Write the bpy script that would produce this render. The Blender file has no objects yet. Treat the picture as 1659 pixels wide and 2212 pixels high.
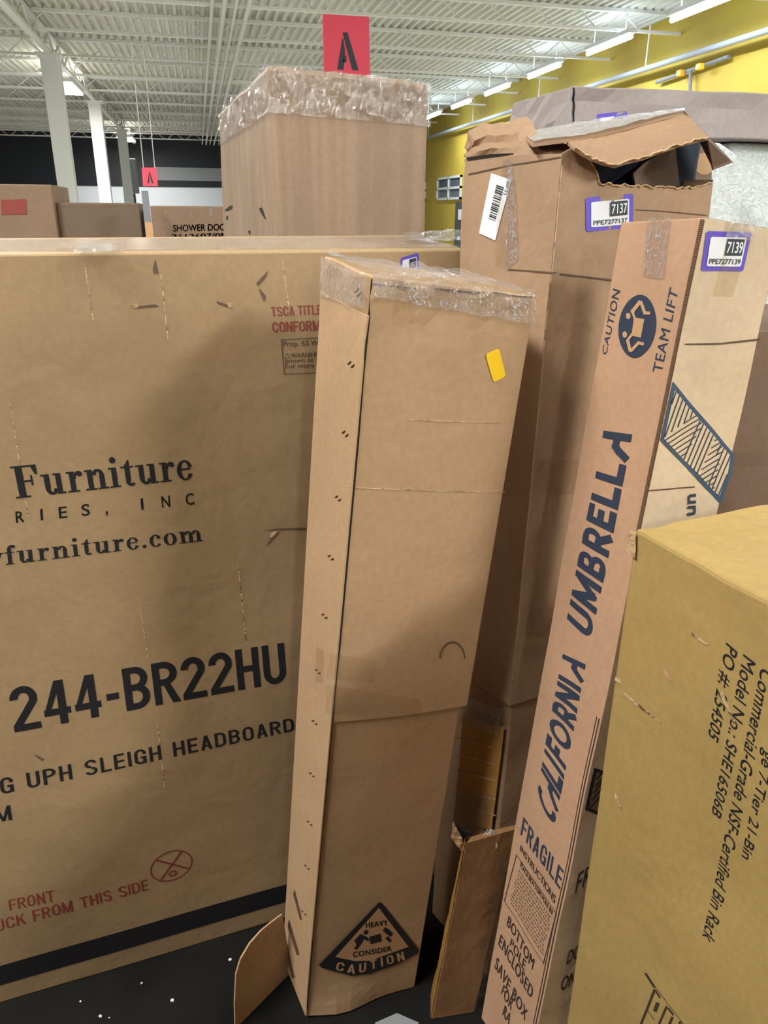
import bpy, bmesh, math, random
from mathutils import Vector as V, Matrix, noise
random.seed(7)
S = bpy.context.scene
COL = S.collection

# ------------------------------------------------------------------ camera
FPX, CX, CY, H = 1640.0, 829.5, 1106.0, 1.6
psi, th, ro = math.radians(13.0), math.radians(21.6), math.radians(0.4)
_r = V((math.cos(psi), -math.sin(psi), 0))
FW = V((math.sin(psi)*math.cos(th), math.cos(psi)*math.cos(th), -math.sin(th)))
_u = _r.cross(FW)
RT = _r*math.cos(ro) + _u*math.sin(ro)
UP = -_r*math.sin(ro) + _u*math.cos(ro)
EYE = V((0, 0, H))
cam = bpy.data.cameras.new('camera'); co = bpy.data.objects.new('camera', cam); COL.objects.link(co)
co.matrix_world = Matrix(((RT.x, UP.x, -FW.x, EYE.x), (RT.y, UP.y, -FW.y, EYE.y), (RT.z, UP.z, -FW.z, EYE.z), (0, 0, 0, 1)))
cam.sensor_fit = 'HORIZONTAL'; cam.sensor_width = 36; cam.lens = 36*FPX/1659; cam.clip_start = .01; cam.clip_end = 300
S.camera = co
# ------------------------------------------------------------------ light and exposure
S.view_settings.view_transform = 'Standard'; S.view_settings.look = 'None'
S.view_settings.exposure = -.27; S.view_settings.gamma = 1; S.view_settings.use_curve_mapping = False
W = bpy.data.worlds.new('world'); S.world = W; W.use_nodes = True
W.node_tree.nodes['Background'].inputs[0].default_value = (.95, .92, .86, 1)
W.node_tree.nodes['Background'].inputs[1].default_value = .015
STRIP_W, BAY_W, TUBE_E, BAY_E = 165, 420, 34, 40
AISLE_W = 230

def ray(px, py): return RT*((px-CX)/FPX) - UP*((py-CY)/FPX) + FW
def at_z(px, py, z): d = ray(px, py); return EYE + d*((z-H)/d.z)
def at_y(px, py, y): d = ray(px, py); return EYE + d*(y/d.y)
def at_x(px, py, x): d = ray(px, py); return EYE + d*(x/d.x)
def on_plane(px, py, p, n): d = ray(px, py); return EYE + d*((p-EYE).dot(n)/d.dot(n))
def proj(p):
    v = p-EYE; z = v.dot(FW); return CX+FPX*v.dot(RT)/z, CY-FPX*v.dot(UP)/z

# ------------------------------------------------------------------ materials
MAT = {}
def srgb(r, g, b):
    f = lambda c: (c/255/12.92) if c/255 <= .04045 else ((c/255+.055)/1.055)**2.4
    return (f(r), f(g), f(b), 1)
def base_mat(name):
    m = bpy.data.materials.new(name); m.use_nodes = True; MAT[name] = m
    return m, m.node_tree, m.node_tree.nodes['Principled BSDF']
def plain(name, rgb, rough=.6, metal=0, emit=0):
    m, t, b = base_mat(name)
    b.inputs['Base Color'].default_value = srgb(*rgb); b.inputs['Roughness'].default_value = rough; b.inputs['Metallic'].default_value = metal
    if emit: b.inputs['Emission Color'].default_value = srgb(*rgb); b.inputs['Emission Strength'].default_value = emit
    return m
def noise_node(t, scale, detail=3, dist=0, vec=None, stretch=None):
    n = t.nodes.new('ShaderNodeTexNoise'); n.inputs['Scale'].default_value = scale; n.inputs['Detail'].default_value = detail; n.inputs['Distortion'].default_value = dist
    tc = t.nodes.new('ShaderNodeTexCoord'); src = tc.outputs['Object']
    if stretch:
        mp = t.nodes.new('ShaderNodeMapping'); mp.inputs['Scale'].default_value = stretch; t.links.new(src, mp.inputs['Vector']); src = mp.outputs[0]
    t.links.new(src, n.inputs['Vector']); return n
def ramp(t, src, stops):
    r = t.nodes.new('ShaderNodeValToRGB'); e = r.color_ramp.elements
    while len(e) < len(stops): e.new(.5)
    for k, (p, c) in enumerate(stops): e[k].position = p; e[k].color = c if len(c) == 4 else (*c, 1)
    t.links.new(src, r.inputs[0]); return r
def mixc(t, a, b, fac, mode='MIX'):
    n = t.nodes.new('ShaderNodeMix'); n.data_type = 'RGBA'; n.blend_type = mode
    for sk, v in ((n.inputs[0], fac), (n.inputs[6], a), (n.inputs[7], b)):
        if hasattr(v, 'links'): t.links.new(v, sk)
        else: sk.default_value = v
    return n.outputs[2]
def cardboard(name, rgb, vary=.10, wrinkle=.25, streak=0, scale=1, rough=.62):
    m, t, b = base_mat(name)
    c = srgb(*rgb); dark = tuple(x*(1-1.6*vary) for x in c[:3])+(1,); lite = tuple(min(1, x*(1+vary)) for x in c[:3])+(1,)
    n1 = noise_node(t, 3.2*scale, 4, .6); r1 = ramp(t, n1.outputs[0], [(.3, dark), (.55, c), (.75, lite)])
    n2 = noise_node(t, 90, 3); r2 = ramp(t, n2.outputs[0], [(.3, (.86,)*3), (.7, (1.06,)*3)])
    o = mixc(t, r1.outputs[0], r2.outputs[0], .55, 'MULTIPLY')
    # sparse scuffs
    n3 = noise_node(t, 14, 6, 1.2); r3 = ramp(t, n3.outputs[0], [(.66, (0, 0, 0)), (.74, (1, 1, 1))])
    f = t.nodes.new('ShaderNodeMath'); f.operation = 'MULTIPLY'; f.inputs[1].default_value = .16; t.links.new(r3.outputs[0], f.inputs[0])
    o = mixc(t, o, tuple(min(1, x*1.35) for x in c[:3])+(1,), f.outputs[0])
    if streak:
        n4 = noise_node(t, 26, 5, .2, stretch=(1, 1, .035)); r4 = ramp(t, n4.outputs[0], [(.42, (1-streak,)*3), (.58, (1.04,)*3)])
        o = mixc(t, o, r4.outputs[0], 1.0, 'MULTIPLY')
    t.links.new(o, b.inputs['Base Color']); b.inputs['Roughness'].default_value = rough
    b.inputs['Specular IOR Level'].default_value = .35
    n5 = noise_node(t, 7*scale, 4, .35); n6 = noise_node(t, 160, 2, 0, stretch=(1, 1, .3))
    ad = t.nodes.new('ShaderNodeMath'); ad.operation = 'MULTIPLY_ADD'; ad.inputs[1].default_value = .02; t.links.new(n6.outputs[0], ad.inputs[0]); t.links.new(n5.outputs[0], ad.inputs[2])
    bp = t.nodes.new('ShaderNodeBump'); bp.inputs['Strength'].default_value = wrinkle; bp.inputs['Distance'].default_value = .02
    t.links.new(ad.outputs[0], bp.inputs['Height']); t.links.new(bp.outputs[0], b.inputs['Normal'])
    return m
def film(name, tint=(1, 1, 1), body=.08, streaks=.35, rough=.12, bump=.9, scale=60, milk=(.85, .86, .9), stretch=(1, 1, .35), gloss=.12):
    """clear plastic: stretch wrap or packing tape"""
    m, t, b = base_mat(name)
    b.inputs['Base Color'].default_value = (*milk, 1); b.inputs['Roughness'].default_value = rough; b.inputs['Specular IOR Level'].default_value = .9
    n = noise_node(t, scale, 5, 2.0, stretch=stretch)
    bp = t.nodes.new('ShaderNodeBump'); bp.inputs['Strength'].default_value = bump; bp.inputs['Distance'].default_value = .012
    t.links.new(n.outputs[0], bp.inputs['Height'])
    t.links.new(bp.outputs[0], b.inputs['Normal'])
    r = ramp(t, n.outputs[0], [(.50, (body,)*3), (.72, (body+streaks,)*3)])
    tr = t.nodes.new('ShaderNodeBsdfTransparent'); tr.inputs[0].default_value = (*tint, 1)
    gl = t.nodes.new('ShaderNodeBsdfGlossy'); gl.inputs['Roughness'].default_value = rough; t.links.new(bp.outputs[0], gl.inputs['Normal'])
    mx = t.nodes.new('ShaderNodeMixShader'); t.links.new(r.outputs[0], mx.inputs[0]); t.links.new(tr.outputs[0], mx.inputs[1]); t.links.new(b.outputs[0], mx.inputs[2])
    mx2 = t.nodes.new('ShaderNodeMixShader'); mx2.inputs[0].default_value = gloss; t.links.new(mx.outputs[0], mx2.inputs[1]); t.links.new(gl.outputs[0], mx2.inputs[2])
    t.links.new(mx2.outputs[0], t.nodes['Material Output'].inputs[0]); return m

cardboard('card_headboard', (172, 146, 110), .07)
cardboard('card_sleeve', (184, 153, 118), .05, .22)
cardboard('card_torn', (166, 136, 108), .09, .5)
cardboard('card_low', (148, 112, 74), .16, .6, rough=.4)
cardboard('card_umbrella', (190, 152, 122), .05, .25)
cardboard('card_umbrella_side', (208, 188, 160), .06, .35)
cardboard('card_rack', (176, 149, 92), .05, .3)
cardboard('card_wrapped', (158, 134, 112), .06, .2, streak=.12)
cardboard('card_grey', (160, 150, 148), .08, .5)
cardboard('card_far', (138, 114, 92), .06, .2)
cardboard('card_far_dark', (114, 96, 78), .06, .2)
cardboard('card_brown', (128, 104, 86), .08, .3)
cardboard('card_shade', (96, 74, 58), .1, .5)  # dark card tone painting shade in folds, wrinkles and the side flap
cardboard('card_raw', (200, 168, 130), .15, .8, scale=6)
film('stretch_wrap', (.955, .955, .97), .02, .16, .06, 1.2, 60, (.8, .82, .88), gloss=.2)
film('wrap_crinkle', (.97, .97, .96), .12, .5, .10, 1.2, 120, stretch=(1, 1, .6))
film('clear_tape', (.95, .92, .87), .03, .06, .2, .25, 70, (.8, .75, .68), gloss=.05)
film('glare_tape', (.97, .97, .97), .42, .5, .12, .9, 120, (.9, .92, .92), gloss=.2)  # milky white body paints the glare on the flap tape
film('gloss_tape', (.96, .94, .92), .10, .62, .10, 1.0, 170, stretch=(1, 1, .5))
cardboard('tan_tape', (178, 136, 74), .14, .3, rough=.3)
plain('ink_black', (27, 28, 33), .75); plain('ink_navy', (44, 54, 74), .7); plain('ink_blue', (52, 78, 104), .7); plain('ink_red', (140, 62, 52), .7)
plain('ink_faint', (104, 84, 68), .8); plain('ink_brown', (62, 48, 42), .75); plain('ink_tan', (190, 152, 112), .7)
plain('label_white', (222, 226, 232), .5); plain('label_purple', (92, 74, 190), .45); plain('label_dark', (40, 50, 62), .5); plain('label_yellow', (242, 200, 20), .5)
plain('gap_dark', (26, 20, 16), .9); plain('staple_metal', (70, 58, 46), .4, .7)
plain('steel_white', (224, 226, 224), .5); plain('column_white', (226, 230, 230), .5); plain('conduit', (210, 212, 206), .45)
plain('sign_red', (242, 78, 104), .55); plain('dark_metal', (60, 62, 66), .5); plain('wire', (200, 200, 196), .5)
plain('tube', (205, 226, 255), .4, 0, TUBE_E); plain('bay_glow', (246, 250, 255), .4, 0, BAY_E); plain('fixture', (225, 228, 230), .5)
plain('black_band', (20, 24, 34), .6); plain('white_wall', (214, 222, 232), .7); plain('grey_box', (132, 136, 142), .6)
plain('glass_dark', (98, 104, 110), .12); plain('frame_dark', (70, 72, 70), .5); plain('pipe_grey', (120, 124, 128), .5); plain('lamp_amber', (250, 190, 60), .4)
plain('main_grey', (150, 156, 162), .5); plain('navy_shade', (18, 40, 66), .6); plain('foam_bit', (226, 226, 220), .8); plain('orange_wood', (206, 162, 118), .6)
def floor_mat():
    m, t, b = base_mat('floor_dark'); n = noise_node(t, 5, 6, .5)
    r = ramp(t, n.outputs[0], [(.3, srgb(18, 18, 18)), (.7, srgb(32, 31, 29))]); t.links.new(r.outputs[0], b.inputs['Base Color']); b.inputs['Roughness'].default_value = .8; b.inputs['Specular IOR Level'].default_value = .1
def yellow_mat():
    m, t, b = base_mat('wall_yellow'); n = noise_node(t, .6, 4)
    r = ramp(t, n.outputs[0], [(.3, srgb(172, 147, 48)), (.7, srgb(190, 163, 56))]); t.links.new(r.outputs[0], b.inputs['Base Color']); b.inputs['Roughness'].default_value = .7
def deck_mat():
    m, t, b = base_mat('deck_white'); n = noise_node(t, .35, 4)
    r = ramp(t, n.outputs[0], [(.3, srgb(196, 196, 186)), (.7, srgb(218, 218, 208))]); t.links.new(r.outputs[0], b.inputs['Base Color']); b.inputs['Roughness'].default_value = .6
def foam_mat():
    m, t, b = base_mat('foam_white'); n = noise_node(t, 60, 5, 1.2)
    r = ramp(t, n.outputs[0], [(.35, srgb(196, 206, 208)), (.65, srgb(222, 230, 230))]); t.links.new(r.outputs[0], b.inputs['Base Color']); b.inputs['Roughness'].default_value = .8
    bp = t.nodes.new('ShaderNodeBump'); bp.inputs['Strength'].default_value = .6; bp.inputs['Distance'].default_value = .01; t.links.new(n.outputs[0], bp.inputs['Height']); t.links.new(bp.outputs[0], b.inputs['Normal'])
def flute_mat():
    m, t, b = base_mat('flute_edge'); tc = t.nodes.new('ShaderNodeTexCoord'); w = t.nodes.new('ShaderNodeTexWave'); w.bands_direction = 'Z'
    w.inputs['Scale'].default_value = 130; w.inputs['Distortion'].default_value = 1.5; t.links.new(tc.outputs['Object'], w.inputs[0])
    r = ramp(t, w.outputs[0], [(.3, srgb(62, 46, 34)), (.75, srgb(128, 98, 72))]); t.links.new(r.outputs[0], b.inputs['Base Color']); b.inputs['Roughness'].default_value = .9
plain('floor_bounce', (196, 194, 186), .6); floor_mat(); yellow_mat(); deck_mat(); foam_mat(); flute_mat()

# ------------------------------------------------------------------ object helpers
ROOT = {}
def empty(name, loc, label=None, cat=None, group=None):
    o = bpy.data.objects.new(name, None); COL.objects.link(o); o.location = loc; o.empty_display_size = .05
    if label: o['label'] = label
    if cat: o['category'] = cat
    if group: o['group'] = group
    return o
def world_of(o):
    p = V(o.location); q = o.parent
    while q: p += V(q.location); q = q.parent
    return p
def mesh(name, verts, faces, mat, parent=None, label=None, cat=None, group=None, kind=None, smooth=False, origin=None):
    """one mesh object; verts are world coordinates"""
    org = V(origin) if origin is not None else V((0, 0, 0))
    off = world_of(parent) if parent else V((0, 0, 0))
    me = bpy.data.meshes.new(name); me.from_pydata([V(v)-off-org for v in verts], [], faces); me.update()
    ms = mat if isinstance(mat, (list, tuple)) else [mat]
    for m in ms: me.materials.append(MAT[m])
    if smooth:
        for p in me.polygons: p.use_smooth = True
    o = bpy.data.objects.new(name, me); COL.objects.link(o); o.location = org
    if parent: o.parent = parent
    for k, v in (('label', label), ('category', cat), ('group', group), ('kind', kind)):
        if v: o[k] = v
    return o
class MB:
    def __init__(s): s.v = []; s.f = []
    def add(s, vs, fs):
        n = len(s.v); s.v += [V(x) for x in vs]; s.f += [tuple(i+n for i in f) for f in fs]
    def box(s, a, b):
        x0, y0, z0 = a; x1, y1, z1 = b
        s.add([(x0, y0, z0), (x1, y0, z0), (x1, y1, z0), (x0, y1, z0), (x0, y0, z1), (x1, y0, z1), (x1, y1, z1), (x0, y1, z1)],
              [(3, 2, 1, 0), (4, 5, 6, 7), (0, 1, 5, 4), (1, 2, 6, 5), (2, 3, 7, 6), (3, 0, 4, 7)])
    def tube(s, pts, r, n=8):
        pts = [V(p) for p in pts]; rings = []
        for i, p in enumerate(pts):
            d = (pts[min(i+1, len(pts)-1)]-pts[max(i-1, 0)]).normalized()
            a = d.cross(V((0, 0, 1)) if abs(d.z) < .95 else V((1, 0, 0))).normalized(); b = d.cross(a)
            rings.append([p+(a*math.cos(2*math.pi*k/n)+b*math.sin(2*math.pi*k/n))*r for k in range(n)])
        vs = [q for rg in rings for q in rg]; fs = []
        for i in range(len(pts)-1):
            for k in range(n): fs.append((i*n+k, i*n+(k+1) % n, (i+1)*n+(k+1) % n, (i+1)*n+k))
        fs += [tuple(range(n))[::-1], tuple((len(pts)-1)*n+k for k in range(n))]
        s.add(vs, fs)
    def prism(s, pts, d):
        """closed plate: polygon pts pushed along d"""
        n = len(pts); d = V(d)
        s.add(list(pts)+[V(p)+d for p in pts], [tuple(range(n)), tuple(range(2*n-1, n-1, -1))]+[(i, i+n, (i+1) % n+n, (i+1) % n) for i in range(n)])
    def build(s, name, mat, parent=None, **k): return mesh(name, s.v, s.f, mat, parent, **k)
def bevel(o, w=.003, seg=2):
    m = o.modifiers.new('bevel', 'BEVEL'); m.width = w; m.segments = seg; m.limit_method = 'ANGLE'; m.angle_limit = math.radians(40)
    return o

class Box:
    """a hexahedral carton: c[a][b][d] corners, a along the front, b into the depth, d upward"""
    def __init__(s, fl, fr, bl, br, FL, FR, BL, BR, dfm=None):
        s.c = [[[V(fl), V(FL)], [V(bl), V(BL)]], [[V(fr), V(FR)], [V(br), V(BR)]]]; s.dfm = dfm
    def T(s, a, b, d):
        p = V((0, 0, 0))
        for i in (0, 1):
            for j in (0, 1):
                for k in (0, 1): p = p + s.c[i][j][k]*((a if i else 1-a)*(b if j else 1-b)*(d if k else 1-d))
        return p + s.dfm(a, b, d) if s.dfm else p
    def fuv(s, face, u, v):
        return {'front': (u, 0, v), 'left': (0, 1-u, v), 'right': (1, u, v), 'top': (u, v, 1), 'back': (1-u, 1, v), 'bottom': (u, 1-v, 0)}[face]
    def P(s, face, u, v, off=0):
        p = s.T(*s.fuv(face, u, v))
        return p + s.N(face, u, v)*off if off else p
    def N(s, face, u, v):
        e = .004; du = s.T(*s.fuv(face, u+e, v))-s.T(*s.fuv(face, u-e, v)); dv = s.T(*s.fuv(face, u, v+e))-s.T(*s.fuv(face, u, v-e))
        return du.cross(dv).normalized()
    def uv(s, face, px, py):
        u = v = .5
        for _ in range(12):
            x, y = proj(s.P(face, u, v)); e = 1e-4
            xu, yu = proj(s.P(face, u+e, v)); xv, yv = proj(s.P(face, u, v+e))
            a, b, c, d = (xu-x)/e, (xv-x)/e, (yu-y)/e, (yv-y)/e; det = a*d-b*c
            if abs(det) < 1e-9: break
            rx, ry = px-x, py-y; du = (d*rx-b*ry)/det; dv = (a*ry-c*rx)/det
            u += max(-.6, min(.6, du)); v += max(-.6, min(.6, dv))
        return u, v
    def pt(s, face, px, py, off=0): u, v = s.uv(face, px, py); return s.P(face, u, v, off)
    def body(s, name, mat, parent, a=(0, 1), b=(0, 1), d=(0, 1), step=.05, skip=(), bev=.003, **k):
        da = max(1, round((s.T(1, 0, 0)-s.T(0, 0, 0)).length*(a[1]-a[0])/step)); db = max(1, round((s.T(0, 1, 0)-s.T(0, 0, 0)).length*(b[1]-b[0])/step)); dd = max(1, round((s.T(0, 0, 1)-s.T(0, 0, 0)).length*(d[1]-d[0])/step))
        idx = {}; vs = []; fs = []
        def vid(i, j, l):
            if (i, j, l) not in idx:
                idx[(i, j, l)] = len(vs); vs.append(s.T(a[0]+(a[1]-a[0])*i/da, b[0]+(b[1]-b[0])*j/db, d[0]+(d[1]-d[0])*l/dd))
            return idx[(i, j, l)]
        for i in range(da):
            for l in range(dd):
                if 'front' not in skip: fs.append((vid(i, 0, l), vid(i+1, 0, l), vid(i+1, 0, l+1), vid(i, 0, l+1)))
                if 'back' not in skip: fs.append((vid(i+1, db, l), vid(i, db, l), vid(i, db, l+1), vid(i+1, db, l+1)))
        for j in range(db):
            for l in range(dd):
                if 'left' not in skip: fs.append((vid(0, j+1, l), vid(0, j, l), vid(0, j, l+1), vid(0, j+1, l+1)))
                if 'right' not in skip: fs.append((vid(da, j, l), vid(da, j+1, l), vid(da, j+1, l+1), vid(da, j, l+1)))
        for i in range(da):
            for j in range(db):
                if 'bottom' not in skip: fs.append((vid(i, j, 0), vid(i, j+1, 0), vid(i+1, j+1, 0), vid(i+1, j, 0)))
                if 'top' not in skip: fs.append((vid(i, j, dd), vid(i+1, j, dd), vid(i+1, j+1, dd), vid(i, j+1, dd)))
        o = mesh(name, vs, fs, mat, parent, **k)
        return bevel(o, bev) if bev else o
    # ---- things lying on a face
    def quadmap(s, face, q):
        """q: four pixel corners bl, br, tr, tl -> function (x, y) in 0..1 -> point"""
        uv = [s.uv(face, *p) for p in q]
        def f(x, y, off=0):
            w = ((1-x)*(1-y), x*(1-y), x*y, (1-x)*y)
            return s.P(face, sum(w[i]*uv[i][0] for i in range(4)), sum(w[i]*uv[i][1] for i in range(4)), off)
        return f
    def poly(s, name, face, pts, mat, parent, off=.0006, **k):
        return s.conform(name, face, [s.uv(face, *p) for p in pts], [tuple(range(len(pts)))], mat, parent, off, **k)
    def patch(s, name, face, q, mat, parent, off=.0008, crinkle=0, n=(10, 10), freq=60, **k):
        """film or tape hugging a face, slightly crumpled"""
        f = s.quadmap(face, q); vs = []; fs = []
        for j in range(n[1]+1):
            for i in range(n[0]+1):
                p = f(i/n[0], j/n[1]); o = off + crinkle*(.5+.5*noise.noise(p*freq)); vs.append(f(i/n[0], j/n[1], o))
        for j in range(n[1]):
            for i in range(n[0]): a = j*(n[0]+1)+i; fs.append((a, a+1, a+n[0]+2, a+n[0]+1))
        return mesh(name, vs, fs, mat, parent, smooth=True, **k)
    def conform(s, name, face, uvs, fs, mat, parent, off, nu=8, nv=50, **k):
        """print cut along a grid so that it follows a bent face"""
        bm = bmesh.new(); bv = [bm.verts.new((u, v, 0)) for u, v in uvs]
        for f in fs:
            try: bm.faces.new([bv[i] for i in f])
            except ValueError: pass
        us = [p[0] for p in uvs]; vv = [p[1] for p in uvs]
        for c, n, lo, hi in (((1, 0, 0), nu, min(us), max(us)), ((0, 1, 0), nv, min(vv), max(vv))):
            for q in range(math.ceil(lo*n), math.floor(hi*n)+1):
                bmesh.ops.bisect_plane(bm, geom=bm.verts[:]+bm.edges[:]+bm.faces[:], plane_co=V(c)*(q/n), plane_no=c)
        bm.verts.index_update(); vs = [s.P(face, v.co.x, v.co.y, off) for v in bm.verts]; out = [tuple(v.index for v in f.verts) for f in bm.faces]; bm.free()
        return mesh(name, vs, out, mat, parent, **k)
    def words(s, name, face, font, body, gap, space, q, mat, parent):
        """a line of print, one part per word"""
        vs, fs = glyph_geo(font, body, gap, space); i = 0
        for wd in body.split():
            n = sum(len(font[ch][1]) for ch in wd); part = fs[i:i+n]; i += n
            lo, hi = min(min(f) for f in part), max(max(f) for f in part)+1
            s.text(name, face, (vs[lo:hi], [tuple(j-lo for j in f) for f in part]), q, mat, parent)
    def text(s, name, face, geo, q, mat, parent, off=.0006, **k):
        uv = [s.uv(face, *p) for p in q]; vs, fs = geo
        def w(x, y): return ((1-x)*(1-y), x*(1-y), x*y, (1-x)*y)
        pts = [(sum(a*b[0] for a, b in zip(w(x, y), uv)), sum(a*b[1] for a, b in zip(w(x, y), uv))) for x, y in vs]
        return s.conform(name, face, pts, fs, mat, parent, off, **k)

# ------------------------------------------------------------------ lettering
def font_geo(body, bold=0.0, space=1.0, shear=0.0, cap='H'):
    def m(txt):
        cu = bpy.data.curves.new('t', 'FONT'); cu.body = txt; cu.space_character = space; cu.shear = shear; cu.resolution_u = 4; cu.fill_mode = 'FRONT'
        o = bpy.data.objects.new('t', cu); COL.objects.link(o); bpy.context.view_layer.update()
        me = bpy.data.meshes.new_from_object(o.evaluated_get(bpy.context.evaluated_depsgraph_get()))
        vs = [(v.co.x, v.co.y) for v in me.vertices]; fs = [tuple(p.vertices) for p in me.polygons]
        bpy.data.objects.remove(o); bpy.data.curves.remove(cu); bpy.data.meshes.remove(me); return vs, fs
    hv, _ = m(cap); y0 = min(v[1] for v in hv); y1 = max(v[1] for v in hv)
    vs, fs = m(body)
    if bold:
        o_v, o_f = vs, fs; vs, fs = [], []
        for dx, dy in ((-1, -1), (1, -1), (1, 1), (-1, 1), (0, 0)):
            k = len(vs); vs += [(x+dx*bold, y+dy*bold*.6) for x, y in o_v]; fs += [tuple(i+k for i in f) for f in o_f]
    x0 = min(v[0] for v in vs); x1 = max(v[0] for v in vs)
    return [((x-x0)/(x1-x0), (y-y0)/(y1-y0)) for x, y in vs], fs
def rect(x0, y0, x1, y1): return [(x0, y0), (x1, y0), (x1, y1), (x0, y1)]
def ring(cx, cy, rx, ry, ix, iy, a0=0, a1=360, n=20):
    out = []
    for k in range(n):
        t0 = math.radians(a0+(a1-a0)*k/n); t1 = math.radians(a0+(a1-a0)*(k+1)/n)
        out.append([(cx+ix*math.cos(t0), cy+iy*math.sin(t0)), (cx+rx*math.cos(t0), cy+ry*math.sin(t0)), (cx+rx*math.cos(t1), cy+ry*math.sin(t1)), (cx+ix*math.cos(t1), cy+iy*math.sin(t1))])
    return out
def disc(cx, cy, rx, ry, n=18): return [[(cx+rx*math.cos(2*math.pi*k/n), cy+ry*math.sin(2*math.pi*k/n)) for k in range(n)]]
def stroke(pts, w):
    out = []
    for k, (p, q) in enumerate(zip(pts, pts[1:])):
        dx, dy = q[0]-p[0], q[1]-p[1]; l = math.hypot(dx, dy) or 1; dx /= l; dy /= l; h = w/2
        e0 = h*.9 if k else 0; e1 = h*.9 if k < len(pts)-2 else 0
        a = (p[0]-dx*e0, p[1]-dy*e0); b = (q[0]+dx*e1, q[1]+dy*e1)
        out.append([(a[0]+dy*h, a[1]-dx*h), (b[0]+dy*h, b[1]-dx*h), (b[0]-dy*h, b[1]+dx*h), (a[0]-dy*h, a[1]+dx*h)])
    return out
SER = {}   # bold serif glyphs, cap height 1: (width, polygons)
X, ST, SF = .66, .17, .055
SER['F'] = (.82, [rect(.12, 0, .34, 1), rect(.0, 0, .47, SF), rect(0, 1-SF, .78, 1), [(.70, .70), (.78, .70), (.78, .97), (.60, .97)], rect(.3, .48, .58, .54), rect(.55, .36, .61, .68)])
SER['i'] = (.40, [rect(.12, 0, .12+ST, X), rect(.02, 0, .38, SF), rect(.03, X-SF, .2, X)]+disc(.205, .9, .105, .105))
SER['r'] = (.56, [rect(.12, 0, .12+ST, X), rect(.02, 0, .40, SF), rect(.03, X-SF, .2, X)]+ring(.42, .40, .17, .27, .10, .18, 80, 175)+disc(.45, .57, .09, .09))
SER['n'] = (.74, [rect(.10, 0, .10+ST, X), rect(.0, 0, .36, SF), rect(.02, X-SF, .2, X), rect(.48, 0, .48+ST, .46), rect(.39, 0, .75, SF)]+ring(.44, .42, .21, .25, .06, .16, 0, 165))
SER['m'] = (1.1, [rect(.10, 0, .10+ST, X), rect(.0, 0, .36, SF), rect(.02, X-SF, .2, X), rect(.47, 0, .47+ST, .46), rect(.39, 0, .73, SF), rect(.84, 0, .84+ST, .46), rect(.76, 0, 1.1, SF)]+ring(.43, .42, .21, .25, .06, .16, 0, 165)+ring(.80, .42, .21, .25, .06, .16, 0, 165))
SER['u'] = (.74, [rect(.10, .2, .10+ST, X), rect(.0, X-SF, .2, X), rect(.46, 0, .46+ST, X), rect(.38, X-SF, .6, X), rect(.6, 0, .73, SF)]+ring(.31, .24, .21, .25, .06, .16, 180, 345))
SER['t'] = (.46, [rect(.13, .16, .13+ST, .72), [(.13, .66), (.30, .66), (.30, .86), (.25, .86)], rect(.0, X-SF, .42, X)]+ring(.30, .17, .17, .18, .03, .10, 180, 325))
SER['e'] = (.60, [rect(.12, .34, .50, .40)]+ring(.30, .33, .28, .35, .12, .29, 18, 335, 26))
SER['c'] = (.58, ring(.30, .33, .28, .35, .12, .29, 50, 325, 26)+disc(.44, .52, .09, .09))
SER['o'] = (.66, ring(.32, .33, .30, .35, .13, .30, 0, 360, 28))
SER['f'] = (.44, [rect(.12, 0, .12+ST, .8), rect(.02, 0, .38, SF), rect(0, X-SF, .40, X)]+ring(.31, .78, .19, .24, .03, .16, 60, 180)+disc(.38, .92, .085, .085))
SER['y'] = (.64, stroke([(.1, X), (.35, 0)], ST)+stroke([(.56, X), (.26, -.25)], .09)+[rect(0, X-SF, .28, X), rect(.42, X-SF, .66, X)]+disc(.2, -.24, .09, .09))
SER['.'] = (.30, disc(.14, .09, .095, .1))
HW = .225    # heavy poster glyphs (unit cap height)
STK = {'C': (.72, ring(.46, .5, .46, .5, .26, .31, 62, 298, 22)), 'A': (.80, stroke([(.70, 0), (.70, 1)], HW)+stroke([(.66, .46), (.40, .46), (.28, .34), (.06, 0)], HW)),
       'L': (.62, stroke([(.1, 1), (.1, .1), (.62, .1)], HW)), 'I': (.32, stroke([(.1, 0), (.1, 1)], HW)),
       'F': (.60, stroke([(.1, 0), (.1, .9), (.6, .9)], HW)+stroke([(.1, .5), (.5, .5)], HW)), 'O': (1.02, ring(.47, .5, .47, .5, .27, .3, 0, 360, 30)),
       'R': (.70, stroke([(.1, 0), (.1, 1)], HW)+stroke([(.1, .9), (.36, .9)], HW)+stroke([(.1, .42), (.36, .42)], HW)+ring(.36, .66, .28, .34, .09, .15, -90, 90)+stroke([(.32, .42), (.62, 0)], HW)),
       'N': (.80, stroke([(.1, 0), (.1, 1)], HW)+stroke([(.1, .94), (.66, .06)], HW)+stroke([(.66, 0), (.66, 1)], HW)),
       'U': (.80, stroke([(.1, 1), (.1, .3)], HW)+stroke([(.64, 1), (.64, .3)], HW)+ring(.37, .33, .37, .33, .17, .14, 180, 360)),
       'M': (.98, stroke([(.1, 0), (.1, 1)], HW)+stroke([(.1, .92), (.46, .22), (.82, .92)], HW)+stroke([(.82, 0), (.82, 1)], HW)),
       'B': (.72, stroke([(.1, 0), (.1, 1)], HW)+stroke([(.1, .9), (.36, .9)], HW)+stroke([(.1, .5), (.38, .5)], HW*.8)+stroke([(.1, .1), (.38, .1)], HW)+ring(.36, .72, .25, .28, .07, .1, -90, 90)+ring(.38, .29, .28, .29, .1, .1, -90, 90)),
       'E': (.62, stroke([(.6, .9), (.1, .9), (.1, .1), (.6, .1)], HW)+stroke([(.1, .5), (.52, .5)], HW))}
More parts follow.
